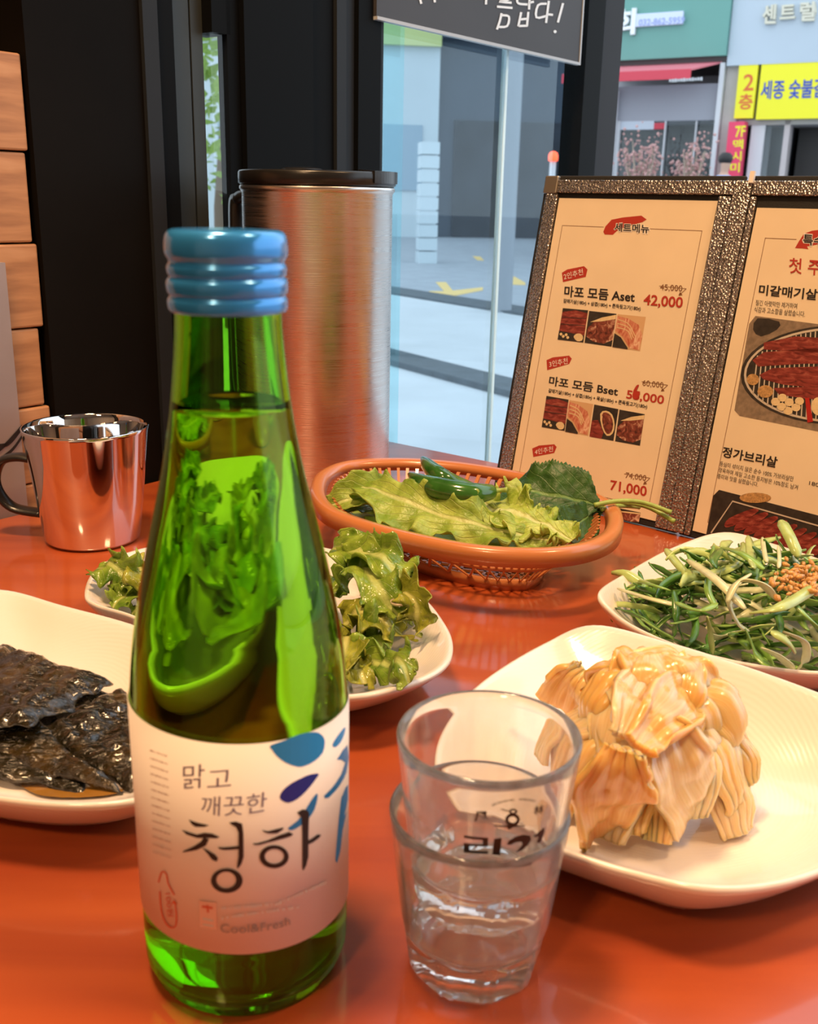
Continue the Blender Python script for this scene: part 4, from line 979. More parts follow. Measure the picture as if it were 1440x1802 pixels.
# basket: lettuce leaves
sheet('lettuce_leaf', L_((990, 955, 0.032), (900, 938, 0.036), (800, 914, 0.041), (710, 886, 0.046), (632, 852, 0.048)), [0.005, 0.012, 0.016, 0.019, 0.010], K['lettuce'], (0, -0.72, 0.7), 'large light green lettuce leaf lying along the front of the basket', 'lettuce', 'lettuce leaves in the basket', 80, 34, 0.0075, 6, 0.0045, 40, 0.15, 0.40, 10, seed=1, zmin=bz)
sheet('lettuce_leaf', L_((1005, 950, 0.036), (960, 925, 0.040), (905, 905, 0.044), (850, 890, 0.042)), [0.006, 0.014, 0.018, 0.010], K['lettuce2'], (0.2, -0.55, 0.8), 'frilly yellow-green lettuce leaf beside the perilla leaf', 'lettuce', 'lettuce leaves in the basket', 80, 34, 0.0095, 8, 0.0045, 55, 0.2, 0.5, 16, seed=2, zmin=bz)
sheet('lettuce_leaf', L_((730, 860, 0.036), (680, 866, 0.042), (630, 872, 0.042), (578, 888, 0.034)), [0.008, 0.015, 0.016, 0.006], K['lettuce'], (-0.2, -0.6, 0.75), 'pale folded lettuce leaf at the jug end of the basket', 'lettuce', 'lettuce leaves in the basket', 44, 20, 0.002, 4, 0.004, 40, 0.5, 0.2, seed=3, zmin=bz)
sheet('lettuce_leaf', L_((940, 955, 0.024), (820, 935, 0.026), (700, 905, 0.028), (610, 885, 0.026)), [0.012, 0.022, 0.024, 0.010], K['lettuce'], (0, -0.3, 0.95), 'lettuce leaf underneath the others in the basket', 'lettuce', 'lettuce leaves in the basket', 50, 22, 0.004, 6, 0.004, 50, 0.1, 0.3, seed=4, zmin=bz)
sheet('lettuce_leaf', L_((680, 885, 0.030), (640, 890, 0.034), (600, 880, 0.036)), [0.006, 0.011, 0.005], K['dressed'], (-0.2, -0.6, 0.75), 'small dark green lettuce leaf at the basket edge', 'lettuce', 'lettuce leaves in the basket', 30, 16, 0.003, 5, 0.003, 60, 0.4, 0.3, seed=5, zmin=bz)
# chillies
K['chilli'] = mat('green_chilli', (0.035, 0.13, 0.018), 0.16, var=0.35, vs=70, coat=0.6)
def chilli(pts, rad, stem, lab):
    c = catmull(L_(*pts), 26); t = thing('green_chilli', c[13] - Vector((0, 0, 0.006)), lab, 'chilli', 'green chillies in the basket')
    n = len(rad) - 1; rr = [lerpv(i / 25 * n, list(range(n + 1)), rad) for i in range(26)]
    mb = MB(); mb.tube(c, rr, 18); mb.obj('pod', K['chilli'], t, True)
    s = catmull(L_(*stem), 10); mb = MB(); mb.tube(s, [rad[-1] * 0.75, rad[-1] * 0.6, 0.002, 0.0017, 0.0015, 0.0015, 0.0015, 0.0016, 0.0018, 0.0020], 10); mb.obj('stem', K['stem'], t, True)
chilli([(720, 834, 0.058), (745, 850, 0.057), (785, 862, 0.056), (830, 869, 0.055), (868, 865, 0.055)], [0.0012, 0.0052, 0.0072, 0.0074, 0.0070, 0.0046], [(864, 865, 0.055), (878, 863, 0.055), (893, 862, 0.056)], 'green chilli lying over the lettuce in front of the other')
chilli([(744, 806, 0.058), (756, 822, 0.057), (778, 840, 0.054), (808, 855, 0.048), (840, 864, 0.044)], [0.0014, 0.0048, 0.0062, 0.0064, 0.0060, 0.0040], [(838, 866, 0.042), (850, 870, 0.041), (862, 872, 0.040)], 'green chilli pointing up behind the other')
# perilla leaves
def perilla(mid, hw, N, stem, lab, seed, fold=0.12):
    t = thing('perilla_leaf', L_(*mid)[0], lab, 'herb leaf', 'perilla leaves in the basket')
    sheet('blade', L_(*mid), hw, K['perilla'], N, None, None, None, 64, 28, 0.0012, 5, 0.0022, 70, fold, 0.05, saw=0.035, seed=seed, th=0.0004, parent=t, zmin=bz)
    mb = MB(); c = catmull(L_(*stem), 18); mb.tube(c, [0.0016] * 17 + [0.0019], 10); mb.obj('stem', K['stem'], t, True)
perilla([(1052, 890, 0.044), (1015, 880, 0.047), (960, 868, 0.050), (915, 860, 0.050), (888, 856, 0.047)], [0.004, 0.021, 0.025, 0.019, 0.001], (0.10, -0.80, 0.60), [(1046, 889, 0.045), (1085, 882, 0.047), (1130, 884, 0.046), (1182, 902, 0.041)], 'broad dark green perilla leaf on top with serrated edge', 21)
perilla([(1050, 894, 0.040), (1030, 912, 0.038), (1005, 930, 0.036), (985, 942, 0.033)], [0.003, 0.012, 0.014, 0.001], (0.3, -0.75, 0.6), [(1046, 893, 0.042), (1090, 884, 0.043), (1140, 892, 0.041), (1187, 918, 0.035)], 'perilla leaf tucked underneath and drooping to the basket edge', 22)
perilla([(1062, 898, 0.040), (1040, 905, 0.036), (990, 905, 0.036), (930, 885, 0.040)], [0.003, 0.018, 0.020, 0.001], (0.1, -0.70, 0.7), [(1058, 897, 0.041), (1090, 890, 0.041), (1125, 892, 0.038)], 'third perilla leaf underneath the broad one', 23)
# dressed lettuce salad
Zb = lambda x, y: plate_z('B', x, y) + 0.0006
salad = [
    ([(588, 975, 0.046), (640, 968, 0.054), (690, 1005, 0.050), (715, 1040, 0.040)], [0.006, 0.013, 0.012, 0.007], 'dressed', 'dressed lettuce piece arching over the top of the salad'),
    ([(592, 1020, 0.036), (640, 1005, 0.046), (670, 1040, 0.044), (700, 1085, 0.034)], [0.008, 0.014, 0.012, 0.006], 'dressed', None),
    ([(690, 1020, 0.046), (722, 1050, 0.044), (733, 1090, 0.034), (724, 1112, 0.026)], [0.004, 0.009, 0.009, 0.003], 'dressed2', 'narrow olive lettuce strip hanging down the salad\'s outer side'),
    ([(600, 1095, 0.028), (640, 1075, 0.036), (680, 1090, 0.034), (704, 1118, 0.022)], [0.008, 0.013, 0.011, 0.004], 'dressed2', None),
    ([(604, 1130, 0.020), (650, 1125, 0.026), (690, 1135, 0.024)], [0.006, 0.010, 0.004], 'dressed', None),
    ([(612, 1165, 0.019), (655, 1160, 0.024), (700, 1180, 0.031), (724, 1205, 0.030)], [0.006, 0.009, 0.008, 0.007], 'dressed', 'lettuce piece flopping over the plate rim'),
    ([(604, 1140, 0.022), (625, 1170, 0.022), (640, 1205, 0.024)], [0.006, 0.009, 0.005], 'dressed2', 'yellowish lettuce piece close to the bottle'),
    ([(660, 1010, 0.030), (690, 1050, 0.032), (700, 1090, 0.028)], [0.008, 0.013, 0.006], 'dressed', None),
    ([(166, 1000, 0.034), (195, 1005, 0.038), (225, 1020, 0.034), (250, 1035, 0.028)], [0.005, 0.009, 0.009, 0.004], 'dressed', 'lettuce piece at the far end of the salad beside the mug'),
    ([(205, 1075, 0.020), (225, 1050, 0.026), (250, 1020, 0.032), (275, 990, 0.034)], [0.005, 0.010, 0.011, 0.005], 'dressed', 'light lettuce piece with ragged edge next to the pickled leaves\' plate'),
    ([(232, 990, 0.030), (255, 1010, 0.036), (290, 1030, 0.036)], [0.006, 0.010, 0.006], 'dressed2', None),
    ([(235, 1085, 0.018), (260, 1070, 0.022), (300, 1060, 0.026)], [0.005, 0.009, 0.006], 'dressed', None)]
random.seed(11)
for k in range(12):
    x, y = random.uniform(290, 590), random.uniform(1010, 1150); z = 0.042 - 0.00010 * abs(y - 1040) - 0.00003 * abs(x - 450)
    a = random.uniform(0, 6.28); dx, dy = 46 * math.cos(a), 26 * math.sin(a)
    salad.append(([(x - dx, y - dy, z - 0.006), (x, y, z + 0.004), (x + dx, y + dy, z - 0.008)], [0.006, 0.015, 0.005], random.choice(('dressed', 'dressed', 'dressed2')), None))
for k, (mid, hw, mk, lab) in enumerate(salad):
    sheet('salad_lettuce', L_(*mid), hw, K[mk], (0.15 * math.sin(k * 2.1), -0.55, 0.8), lab or ('torn dressed green lettuce piece in the salad' if mk == 'dressed' else 'torn dressed olive-yellow lettuce piece in the salad'), 'lettuce', 'dressed lettuce pieces', 48, 24, 0.0065, 4, 0.0075, 42, 0.25, 0.45, 9, seed=30 + k, zmin=Zb, curl=0.25 * math.sin(k * 1.7))
# sliced garlic and chilli flake in the salad
mb = MB(); gp = at(702, 1062, 0.040)
vs, fs = lathe(gp, [(0, 0.0004), (0.0, 0.0042), (0.0014, 0.0044), (0.0016, 0.0004)], 20)
obj('garlic_slice', vs, fs, mat('pale_garlic', (0.62, 0.50, 0.36), 0.3), None, True, 'pale garlic slice resting on the dressed lettuce', 'garlic')
# soy-pickled perilla
def wetmat():
    m, nt, b, o = nodes('dark_pickled_leaf')
    t = tex(nt, 'Noise', scale=(70, 70, 70), Scale=1.0, Detail=6.0)
    r = ramp(nt, t.outputs['Fac'], [(0.35, (0.006, 0.005, 0.002)), (0.55, (0.018, 0.013, 0.005)), (0.72, (0.07, 0.042, 0.012))]); nt.links.new(r.outputs[0], b.inputs['Base Color'])
    b.inputs['Roughness'].default_value = 0.14; b.inputs['Specular IOR Level'].default_value = 0.6; b.inputs['Coat Weight'].default_value = 0.55; b.inputs['Coat Roughness'].default_value = 0.05
    t2 = tex(nt, 'Noise', scale=(130, 330, 200), Scale=1.0, Detail=4.0, Distortion=1.0)
    bump(nt, t2.outputs['Fac'], b, 0.9, 0.0028); return m
K['pickled'] = wetmat()
Za = lambda x, y: plate_z('A', x, y) + 0.0006
def patch(name, q, zf, amp, cs, seed, mat_, lab, cat, group, nu=56, nv=40):
    a, b, c, d = [at(x, y, z) for x, y, z in q]; vs, fs, uv = [], [], []
    for i in range(nu + 1):
        u = i / nu
        for j in range(nv + 1):
            v = j / nv; uu = u + 0.05 * nz((v * 4, u, 0), 1.3, seed) * (abs(u - 0.5) * 2) ** 2; vv = v + 0.06 * nz((u * 4, v, 5), 1.3, seed) * (abs(v - 0.5) * 2) ** 2
            p = a.lerp(b, uu).lerp(d.lerp(c, uu), vv)
            ed = min(u, 1 - u, v, 1 - v) * 7; bul = 1 - max(0, 1 - ed) ** 2
            p.z += amp * (0.6 * nz(p, cs, seed) + 0.5 * abs(nz(p, cs * 2.1, seed + 5)) + 0.25 * nz(p, cs * 4.5, seed + 9)) + 0.003 * bul - 0.002
            z0 = zf(p.x, p.y); p.z = max(p.z, z0)
            vs.append(p); uv.append((u, v))
    for i in range(nu):
        for j in range(nv): fs.append((i * (nv + 1) + j, i * (nv + 1) + j + 1, (i + 1) * (nv + 1) + j + 1, (i + 1) * (nv + 1) + j))
    return obj(name, vs, fs, mat_, None, True, lab, cat, group, uv=uv, solid=0.0008)
gk = 'pickled perilla leaves'
patch('pickled_leaf', [(-170, 1095, 0.024), (200, 1215, 0.022), (150, 1392, 0.012), (-180, 1330, 0.016)], Za, 0.003, 60, 51, K['pickled'], 'dark pickled perilla leaf at the bottom of the stack', 'pickled leaf', gk)
patch('pickled_leaf', [(-150, 1225, 0.022), (66, 1268, 0.022), (215, 1388, 0.015), (-60, 1325, 0.014)], Za, 0.004, 65, 52, K['pickled'], 'dark pickled perilla leaf at the front of the stack by the sauce', 'pickled leaf', gk)
patch('pickled_leaf', [(-160, 1078, 0.028), (198, 1196, 0.026), (46, 1282, 0.027), (-170, 1250, 0.026)], Za, 0.005, 60, 53, K['pickled'], 'dark pickled perilla leaf on top with a long folded ridge', 'pickled leaf', gk)
patch('pickled_leaf', [(58, 1276, 0.022), (212, 1204, 0.024), (340, 1290, 0.022), (235, 1392, 0.014)], Za, 0.004, 70, 54, K['pickled'], 'dark pickled perilla leaf tucked against the bottle side', 'pickled leaf', gk)
vs, fs = [], []; cen = at(95, 1385, 0.0)
pp = catmull([at(x, y, 0.012) for x, y in ((20, 1350), (70, 1395), (150, 1402), (215, 1396), (200, 1370), (100, 1350))], 40, True)
pc = sum(pp, Vector()) / 40; vs = [Vector((p.x, p.y, Za(p.x, p.y) + 0.0006)) for p in pp] + [Vector((pc.x, pc.y, Za(pc.x, pc.y) + 0.0016))]
obj('sauce_puddle', vs, [(k, (k + 1) % 40, 40) for k in range(40)], mat('soy_sauce', (0.30, 0.14, 0.025), 0.06, coat=0.8), None, True, 'brown soy sauce puddle beside the pickled leaves', 'sauce')
# washed kimchi heap
def kimmat(name, a, b_, c):
    m, nt, b, o = nodes(name)
    t = tex(nt, 'Noise', 'UV', scale=(3, 22, 1), Scale=1.0, Detail=5.0, Distortion=0.3)
    r = ramp(nt, t.outputs['Fac'], [(0.3, a), (0.5, b_), (0.72, c)]); nt.links.new(r.outputs[0], b.inputs['Base Color'])
    b.inputs['Roughness'].default_value = 0.22; b.inputs['Coat Weight'].default_value = 0.5
    bp = bump(nt, t.outputs['Fac'], b, 0.35, 0.0010)
    b.inputs['Subsurface Weight'].default_value = 0.75; b.inputs['Subsurface Radius'].default_value = (0.010, 0.006, 0.003); b.inputs['Subsurface Scale'].default_value = 0.6; return m
KM = [kimmat('kimchi_amber', (0.64, 0.37, 0.12), (0.73, 0.47, 0.18), (0.78, 0.55, 0.26)), kimmat('kimchi_pale', (0.68, 0.46, 0.21), (0.75, 0.54, 0.29), (0.80, 0.62, 0.38)), kimmat('kimchi_orange', (0.66, 0.34, 0.09), (0.74, 0.43, 0.13), (0.78, 0.50, 0.19))]
KL = ['amber washed kimchi cabbage leaf draped over the heap', 'pale whitish washed kimchi cabbage leaf draped over the heap', 'orange-tinted washed kimchi cabbage leaf draped over the heap']
def kimchi():
    c0 = at(1135, 1392, 0.010); Zc = lambda x, y: plate_z('C', x, y) + 0.0006
    HH, RX, RY = 0.050, 0.040, 0.036
    def mound(r): return HH * max(0, 1 - r ** 2.4) ** 0.62
    rnd = random.Random(5); k = 0
    dirs = [(200, 0.0), (235, 0.1), (265, 0.05), (292, 0.0), (320, 0.1), (350, 0.05), (20, 0.1), (60, 0.1), (100, 0.1), (140, 0.1), (170, 0.1), (250, -0.3), (305, -0.3), (275, -0.45), (215, -0.4), (340, -0.4)]
    for a0, r0 in dirs:
        a = math.radians(a0); w_ = rnd.uniform(0.013, 0.019); lift = 0.0015 + 0.0022 * (k % 4); tw = rnd.uniform(-0.35, 0.35); ln = rnd.uniform(0.92, 1.10)
        mid = []
        for i in range(7):
            r = r0 + (ln - r0) * i / 6; aa = a + tw * (i / 6 - 0.4); s = -1 if r < 0 else 1
            x = c0.x + RX * r * math.cos(aa); y = c0.y + RY * r * math.sin(aa); z = 0.008 + mound(abs(r)) + lift
            mid.append(Vector((x, y, max(z, Zc(x, y) + 0.001))))
        nrm = Vector((math.cos(a) * 0.75, math.sin(a) * 0.75, 0.65))
        sheet('kimchi_leaf', mid, [w_ * 0.6, w_, w_ * 1.1, w_ * 0.8, w_ * 0.35], KM[k % 3], nrm, KL[k % 3], 'kimchi', 'washed kimchi leaves', 48, 34, 0.003, 1.2, 0.0085, 36, -0.25, 0.15, 5, seed=80 + k, th=0.0030, zmin=Zc, pleat=(0.00045, 4 + k % 3))
        k += 1
    for pts, hw, i in (([(985, 1240, 0.030), (1005, 1200, 0.044), (1030, 1178, 0.050)], [0.009, 0.010, 0.005], 0), ([(1090, 1300, 0.060), (1120, 1230, 0.064), (1160, 1190, 0.056)], [0.004, 0.010, 0.008], 1), ([(1130, 1310, 0.062), (1190, 1240, 0.062), (1240, 1230, 0.050)], [0.005, 0.011, 0.008], 2),
                       ([(1060, 1480, 0.012), (1080, 1400, 0.044), (1100, 1320, 0.062)], [0.009, 0.013, 0.006], 2), ([(1210, 1440, 0.016), (1200, 1360, 0.044), (1170, 1270, 0.062)], [0.013, 0.014, 0.006], 1)):
        sheet('kimchi_leaf', L_(*pts), hw, KM[i], (0, -0.7, 0.7), KL[i], 'kimchi', 'washed kimchi leaves', 40, 30, 0.002, 1.5, 0.006, 40, 0.2, 0.12, 5, seed=120 + i + int(pts[0][0]), th=0.0028, zmin=Zc, pleat=(0.0004, 4))
kimchi()
# spring onion salad
def scallion():
    Zd = lambda x, y: plate_z('D', x, y)
    cols = [mat('onion_dark_green', (0.08, 0.22, 0.035), 0.28, var=0.3, vs=90, coat=0.3), mat('onion_green', (0.24, 0.44, 0.09), 0.28, var=0.25, vs=90, coat=0.3), mat('onion_light_green', (0.46, 0.60, 0.20), 0.28, var=0.2, vs=90, coat=0.3), mat('onion_pale', (0.68, 0.72, 0.44), 0.28, var=0.15, vs=90, coat=0.3)]
    rnd = random.Random(9); LB = {c.name: 'curled %s shred of spring onion in the salad heap' % n for c, n in zip(cols, ('dark green', 'mid green', 'light green', 'whitish pale green'))}; gr = 'spring onion shreds'
    def ribbon(path, wd, m, ang0, tw):
        n = len(path); vs, fs = [], []
        for i, p in enumerate(path):
            T = (path[min(i + 1, n - 1)] - path[max(i - 1, 0)]).normalized(); a = T.cross(Vector((0.2, 0.1, 1)))
            a = a.normalized() if a.length > 1e-3 else Vector((1, 0, 0)); b = T.cross(a); g = ang0 + tw * i / n; q = a * math.cos(g) + b * math.sin(g); e = q.cross(T)
            k = wd * min(1, 0.35 + 4 * min(i, n - 1 - i) / n)
            for s, h in ((-1, 0.0), (0, 0.22), (1, 0.0)): vs.append(p + q * (s * k) + e * (h * k))
        for i in range(n - 1):
            for j in range(2): fs.append((i * 3 + j, i * 3 + j + 1, (i + 1) * 3 + j + 1, (i + 1) * 3 + j))
        return vs, fs
    protos = []
    for k in range(16):
        L = rnd.uniform(0.030, 0.060); curv = rnd.uniform(15, 95) * rnd.choice((-1, 1)); P = [Vector((0, 0, 0))]; h = 0; e = rnd.uniform(-0.3, 0.3)
        n = 16
        for i in range(n):
            h += curv * L / n * (0.5 + rnd.random()); e += rnd.uniform(-0.25, 0.25); e *= 0.85
            P.append(P[-1] + Vector((math.cos(h) * math.cos(e), math.sin(h) * math.cos(e), math.sin(e))) * (L / n))
        c = sum(P, Vector()) / len(P); P = [p - c for p in P]
        vs, fs = ribbon(P, rnd.uniform(0.0014, 0.0030), None, rnd.uniform(0, 1.5), rnd.uniform(-1.5, 1.5))
        me = bpy.data.meshes.new('spring_onion_shred'); me.from_pydata(vs, [], fs); me.materials.append(cols[(0, 1, 2, 3, 1, 0, 2, 1, 0, 1, 2, 3, 1, 0, 2, 0)[k]]); me.polygons.foreach_set('use_smooth', [True] * len(fs)); protos.append(me)
    cD = at(1338, 1106, 0.012); RX, RY, HH = 0.074, 0.054, 0.043
    src = None
    for k in range(262):
        r = math.sqrt(rnd.random()) * 0.98; a = rnd.uniform(0, 6.283); x = cD.x + RX * r * math.cos(a); y = cD.y + RY * r * math.sin(a)
        zt_ = 0.010 + HH * max(0, 1 - r ** 2.2) ** 0.8; z = max(Zd(x, y) + 0.004, zt_ - rnd.random() ** 2 * 0.018)
        me = protos[rnd.randrange(16)] if z > 0.02 else protos[rnd.choice((0, 5, 8, 13, 15, 1, 4))]
        if src is None:
            src = bpy.data.objects.new('spring_onion_shred', me); C.objects.link(src); o = src
        else:
            o = src.copy(); o.data = me; C.objects.link(o)
        props(o, LB[me.materials[0].name], 'spring onion', gr)
        o.location = (x, y, z); o.rotation_euler = (rnd.uniform(-0.45, 0.45) - 0.5 * r * math.sin(a), rnd.uniform(-0.45, 0.45) + 0.5 * r * math.cos(a), rnd.uniform(0, 6.283))
        if not o.modifiers: md = o.modifiers.new('thickness', 'SOLIDIFY'); md.thickness = 0.0006; md.offset = 0
    # shreds that stand out of the heap
    big = [([(1088, 1036, .030), (1140, 1052, .036), (1195, 1066, .036)], 3, .0022), ([(1172, 966, .044), (1190, 990, .046), (1214, 1016, .044)], 2, .0022), ([(1210, 985, .050), (1260, 1020, .058), (1312, 1072, .050)], 3, .0022), ([(1262, 962, .048), (1300, 972, .060), (1345, 1002, .056)], 1, .0020),
           ([(1322, 1010, .060), (1295, 1030, .056), (1284, 1062, .048), (1300, 1098, .038), (1318, 1110, .034)], 3, .0021), ([(1280, 1060, .054), (1300, 1024, .062), (1340, 1028, .062), (1368, 1056, .052)], 3, .0020), ([(1320, 1080, .052), (1380, 1066, .058), (1440, 1030, .058)], 2, .0026),
           ([(1374, 916, .070), (1390, 945, .066), (1406, 980, .058)], 2, .0030), ([(1312, 1108, .036), (1330, 1150, .024), (1356, 1176, .020)], 1, .0034), ([(1340, 1140, .030), (1370, 1155, .026), (1398, 1178, .020)], 3, .0024), ([(1245, 1085, .042), (1250, 1110, .034), (1254, 1150, .020)], 2, .0018),
           ([(1380, 1112, .044), (1416, 1130, .036), (1418, 1160, .026), (1404, 1178, .020)], 3, .0020), ([(1250, 1010, .054), (1246, 1040, .050), (1262, 1072, .044)], 1, .0018), ([(1125, 1022, .036), (1150, 1030, .042), (1180, 1040, .042)], 1, .0022), ([(1130, 1090, .028), (1160, 1110, .028), (1185, 1126, .022)], 1, .0022),
           ([(1318, 944, .056), (1322, 975, .058), (1326, 1000, .058)], 2, .0026), ([(1342, 946, .060), (1346, 975, .060), (1350, 990, .058)], 3, .0012), ([(1370, 960, .060), (1372, 985, .060), (1370, 1000, .058)], 3, .0010), ([(1187, 1040, .044), (1190, 1080, .036), (1186, 1120, .024)], 0, .0020),
           ([(1356, 1112, .046), (1385, 1128, .042), (1400, 1148, .034)], 2, .0026), ([(1395, 1060, .056), (1425, 1090, .050), (1445, 1110, .044)], 1, .0024), ([(1260, 1000, .058), (1256, 985, .060), (1270, 966, .058)], 0, .0022), ([(1190, 1060, .044), (1230, 1075, .048), (1262, 1062, .050)], 1, .0026)]
    for q, ci, wd in big:
        P = catmull(L_(*q), 18); vs, fs = ribbon(P, wd, None, rnd.uniform(-0.4, 0.6), rnd.uniform(-0.8, 0.8))
        obj('spring_onion_shred', vs, fs, cols[ci], None, True, LB[cols[ci].name], 'spring onion', gr, solid=0.0007)
    # red-brown seasoning paste on top
    mb = MB()
    for k in range(130):
        p = at(rnd.gauss(1410, 28), rnd.gauss(1020, 14), 0.056 + rnd.uniform(-0.003, 0.004)); r = rnd.uniform(0.0008, 0.0018); d = Vector((rnd.uniform(-1, 1), rnd.uniform(-1, 1), rnd.uniform(-0.4, 0.4))).normalized()
        mb.tube([p - d * r * 1.6, p, p + d * r * 1.6], [r * 0.5, r, r * 0.5], 6)
    mb.obj('seasoning', mat('orange_brown_seasoning', (0.62, 0.32, 0.10), 0.3, var=0.35, vs=500), None, True, label='orange-brown seasoning and sesame sprinkled on the spring onion', cat='seasoning', kind='stuff')
scallion()

# blackboard on the glass leaf
def board():
    Pn = E2; P0 = LP + E2 * 0.010
    xb0 = (onplane(663, 30, P0, Pn) - P0).dot(E1); xb1 = (onplane(1019, 108, P0, Pn) - P0).dot(E1); zb = (onplane(663, 30, P0, Pn).z + onplane(1017, 108, P0, Pn).z) / 2
    o = P0 + E1 * xb0; o.z = zb
    t = thing('blackboard', o, 'dark blackboard with white Korean handwriting on the glass door leaf', 'blackboard')
    MB().box(o - E2 * 0.004, E1 * (xb1 - xb0), E2 * 0.004, Vector((0, 0, 0.42))).obj('panel', mat('blackboard_grey', (0.040, 0.038, 0.042), 0.6, var=0.08, vs=8), t)
    fm = mat('pale_board_edge', (0.42, 0.44, 0.46), 0.4)
    MB().box(o - E2 * 0.005 - Vector((0, 0, 0.003)), E1 * (xb1 - xb0 + 0.003), E2 * 0.006, Vector((0, 0, 0.003))).obj('edge_strip', fm, t)
    MB().box(o - E2 * 0.005 + E1 * (xb1 - xb0), E1 * 0.003, E2 * 0.006, Vector((0, 0, 0.42))).obj('edge_strip', fm, t)
    S = Plane(P0, E1, Vector((0, 0, 1)), E2); p = Print(S, t, 0.0006, fn=zoomed(640, 0, 3.27)); m = mat('white_chalk_ink', (0.80, 0.82, 0.82), 0.6)
    for s in ([(765, 38), (855, 46)], [(792, 76), (782, 120), (765, 170)], [(795, 88), (834, 96), (824, 150), (775, 155)], [(890, -40), (884, 16), (942, 26)], [(955, -50), (950, 55)], [(950, 16), (978, 10)], [(905, 70), (888, 152)], [(946, 68), (938, 150)], [(900, 112), (942, 108)], [(890, 150), (942, 148)],
              [(1052, 22), (1002, 30), (992, 100), (1050, 92)], [(1064, 5), (1048, 132)], [(1056, 82), (1088, 86)], [(1146, 18), (1116, 130)], [(318, -60), (322, -10), (330, 22)], [(398, -50), (408, 14)], [(706, -60), (702, 26)], [(770, -50), (850, -44), (840, -5), (775, 8), (850, 16)]):
        p.stroke(s, 13, m, 'chalk_stroke', 10 if len(s) > 2 else 0)
    p.disc((1100, 182), (9, 9), m, 'chalk_stroke'); p.emit()
board()

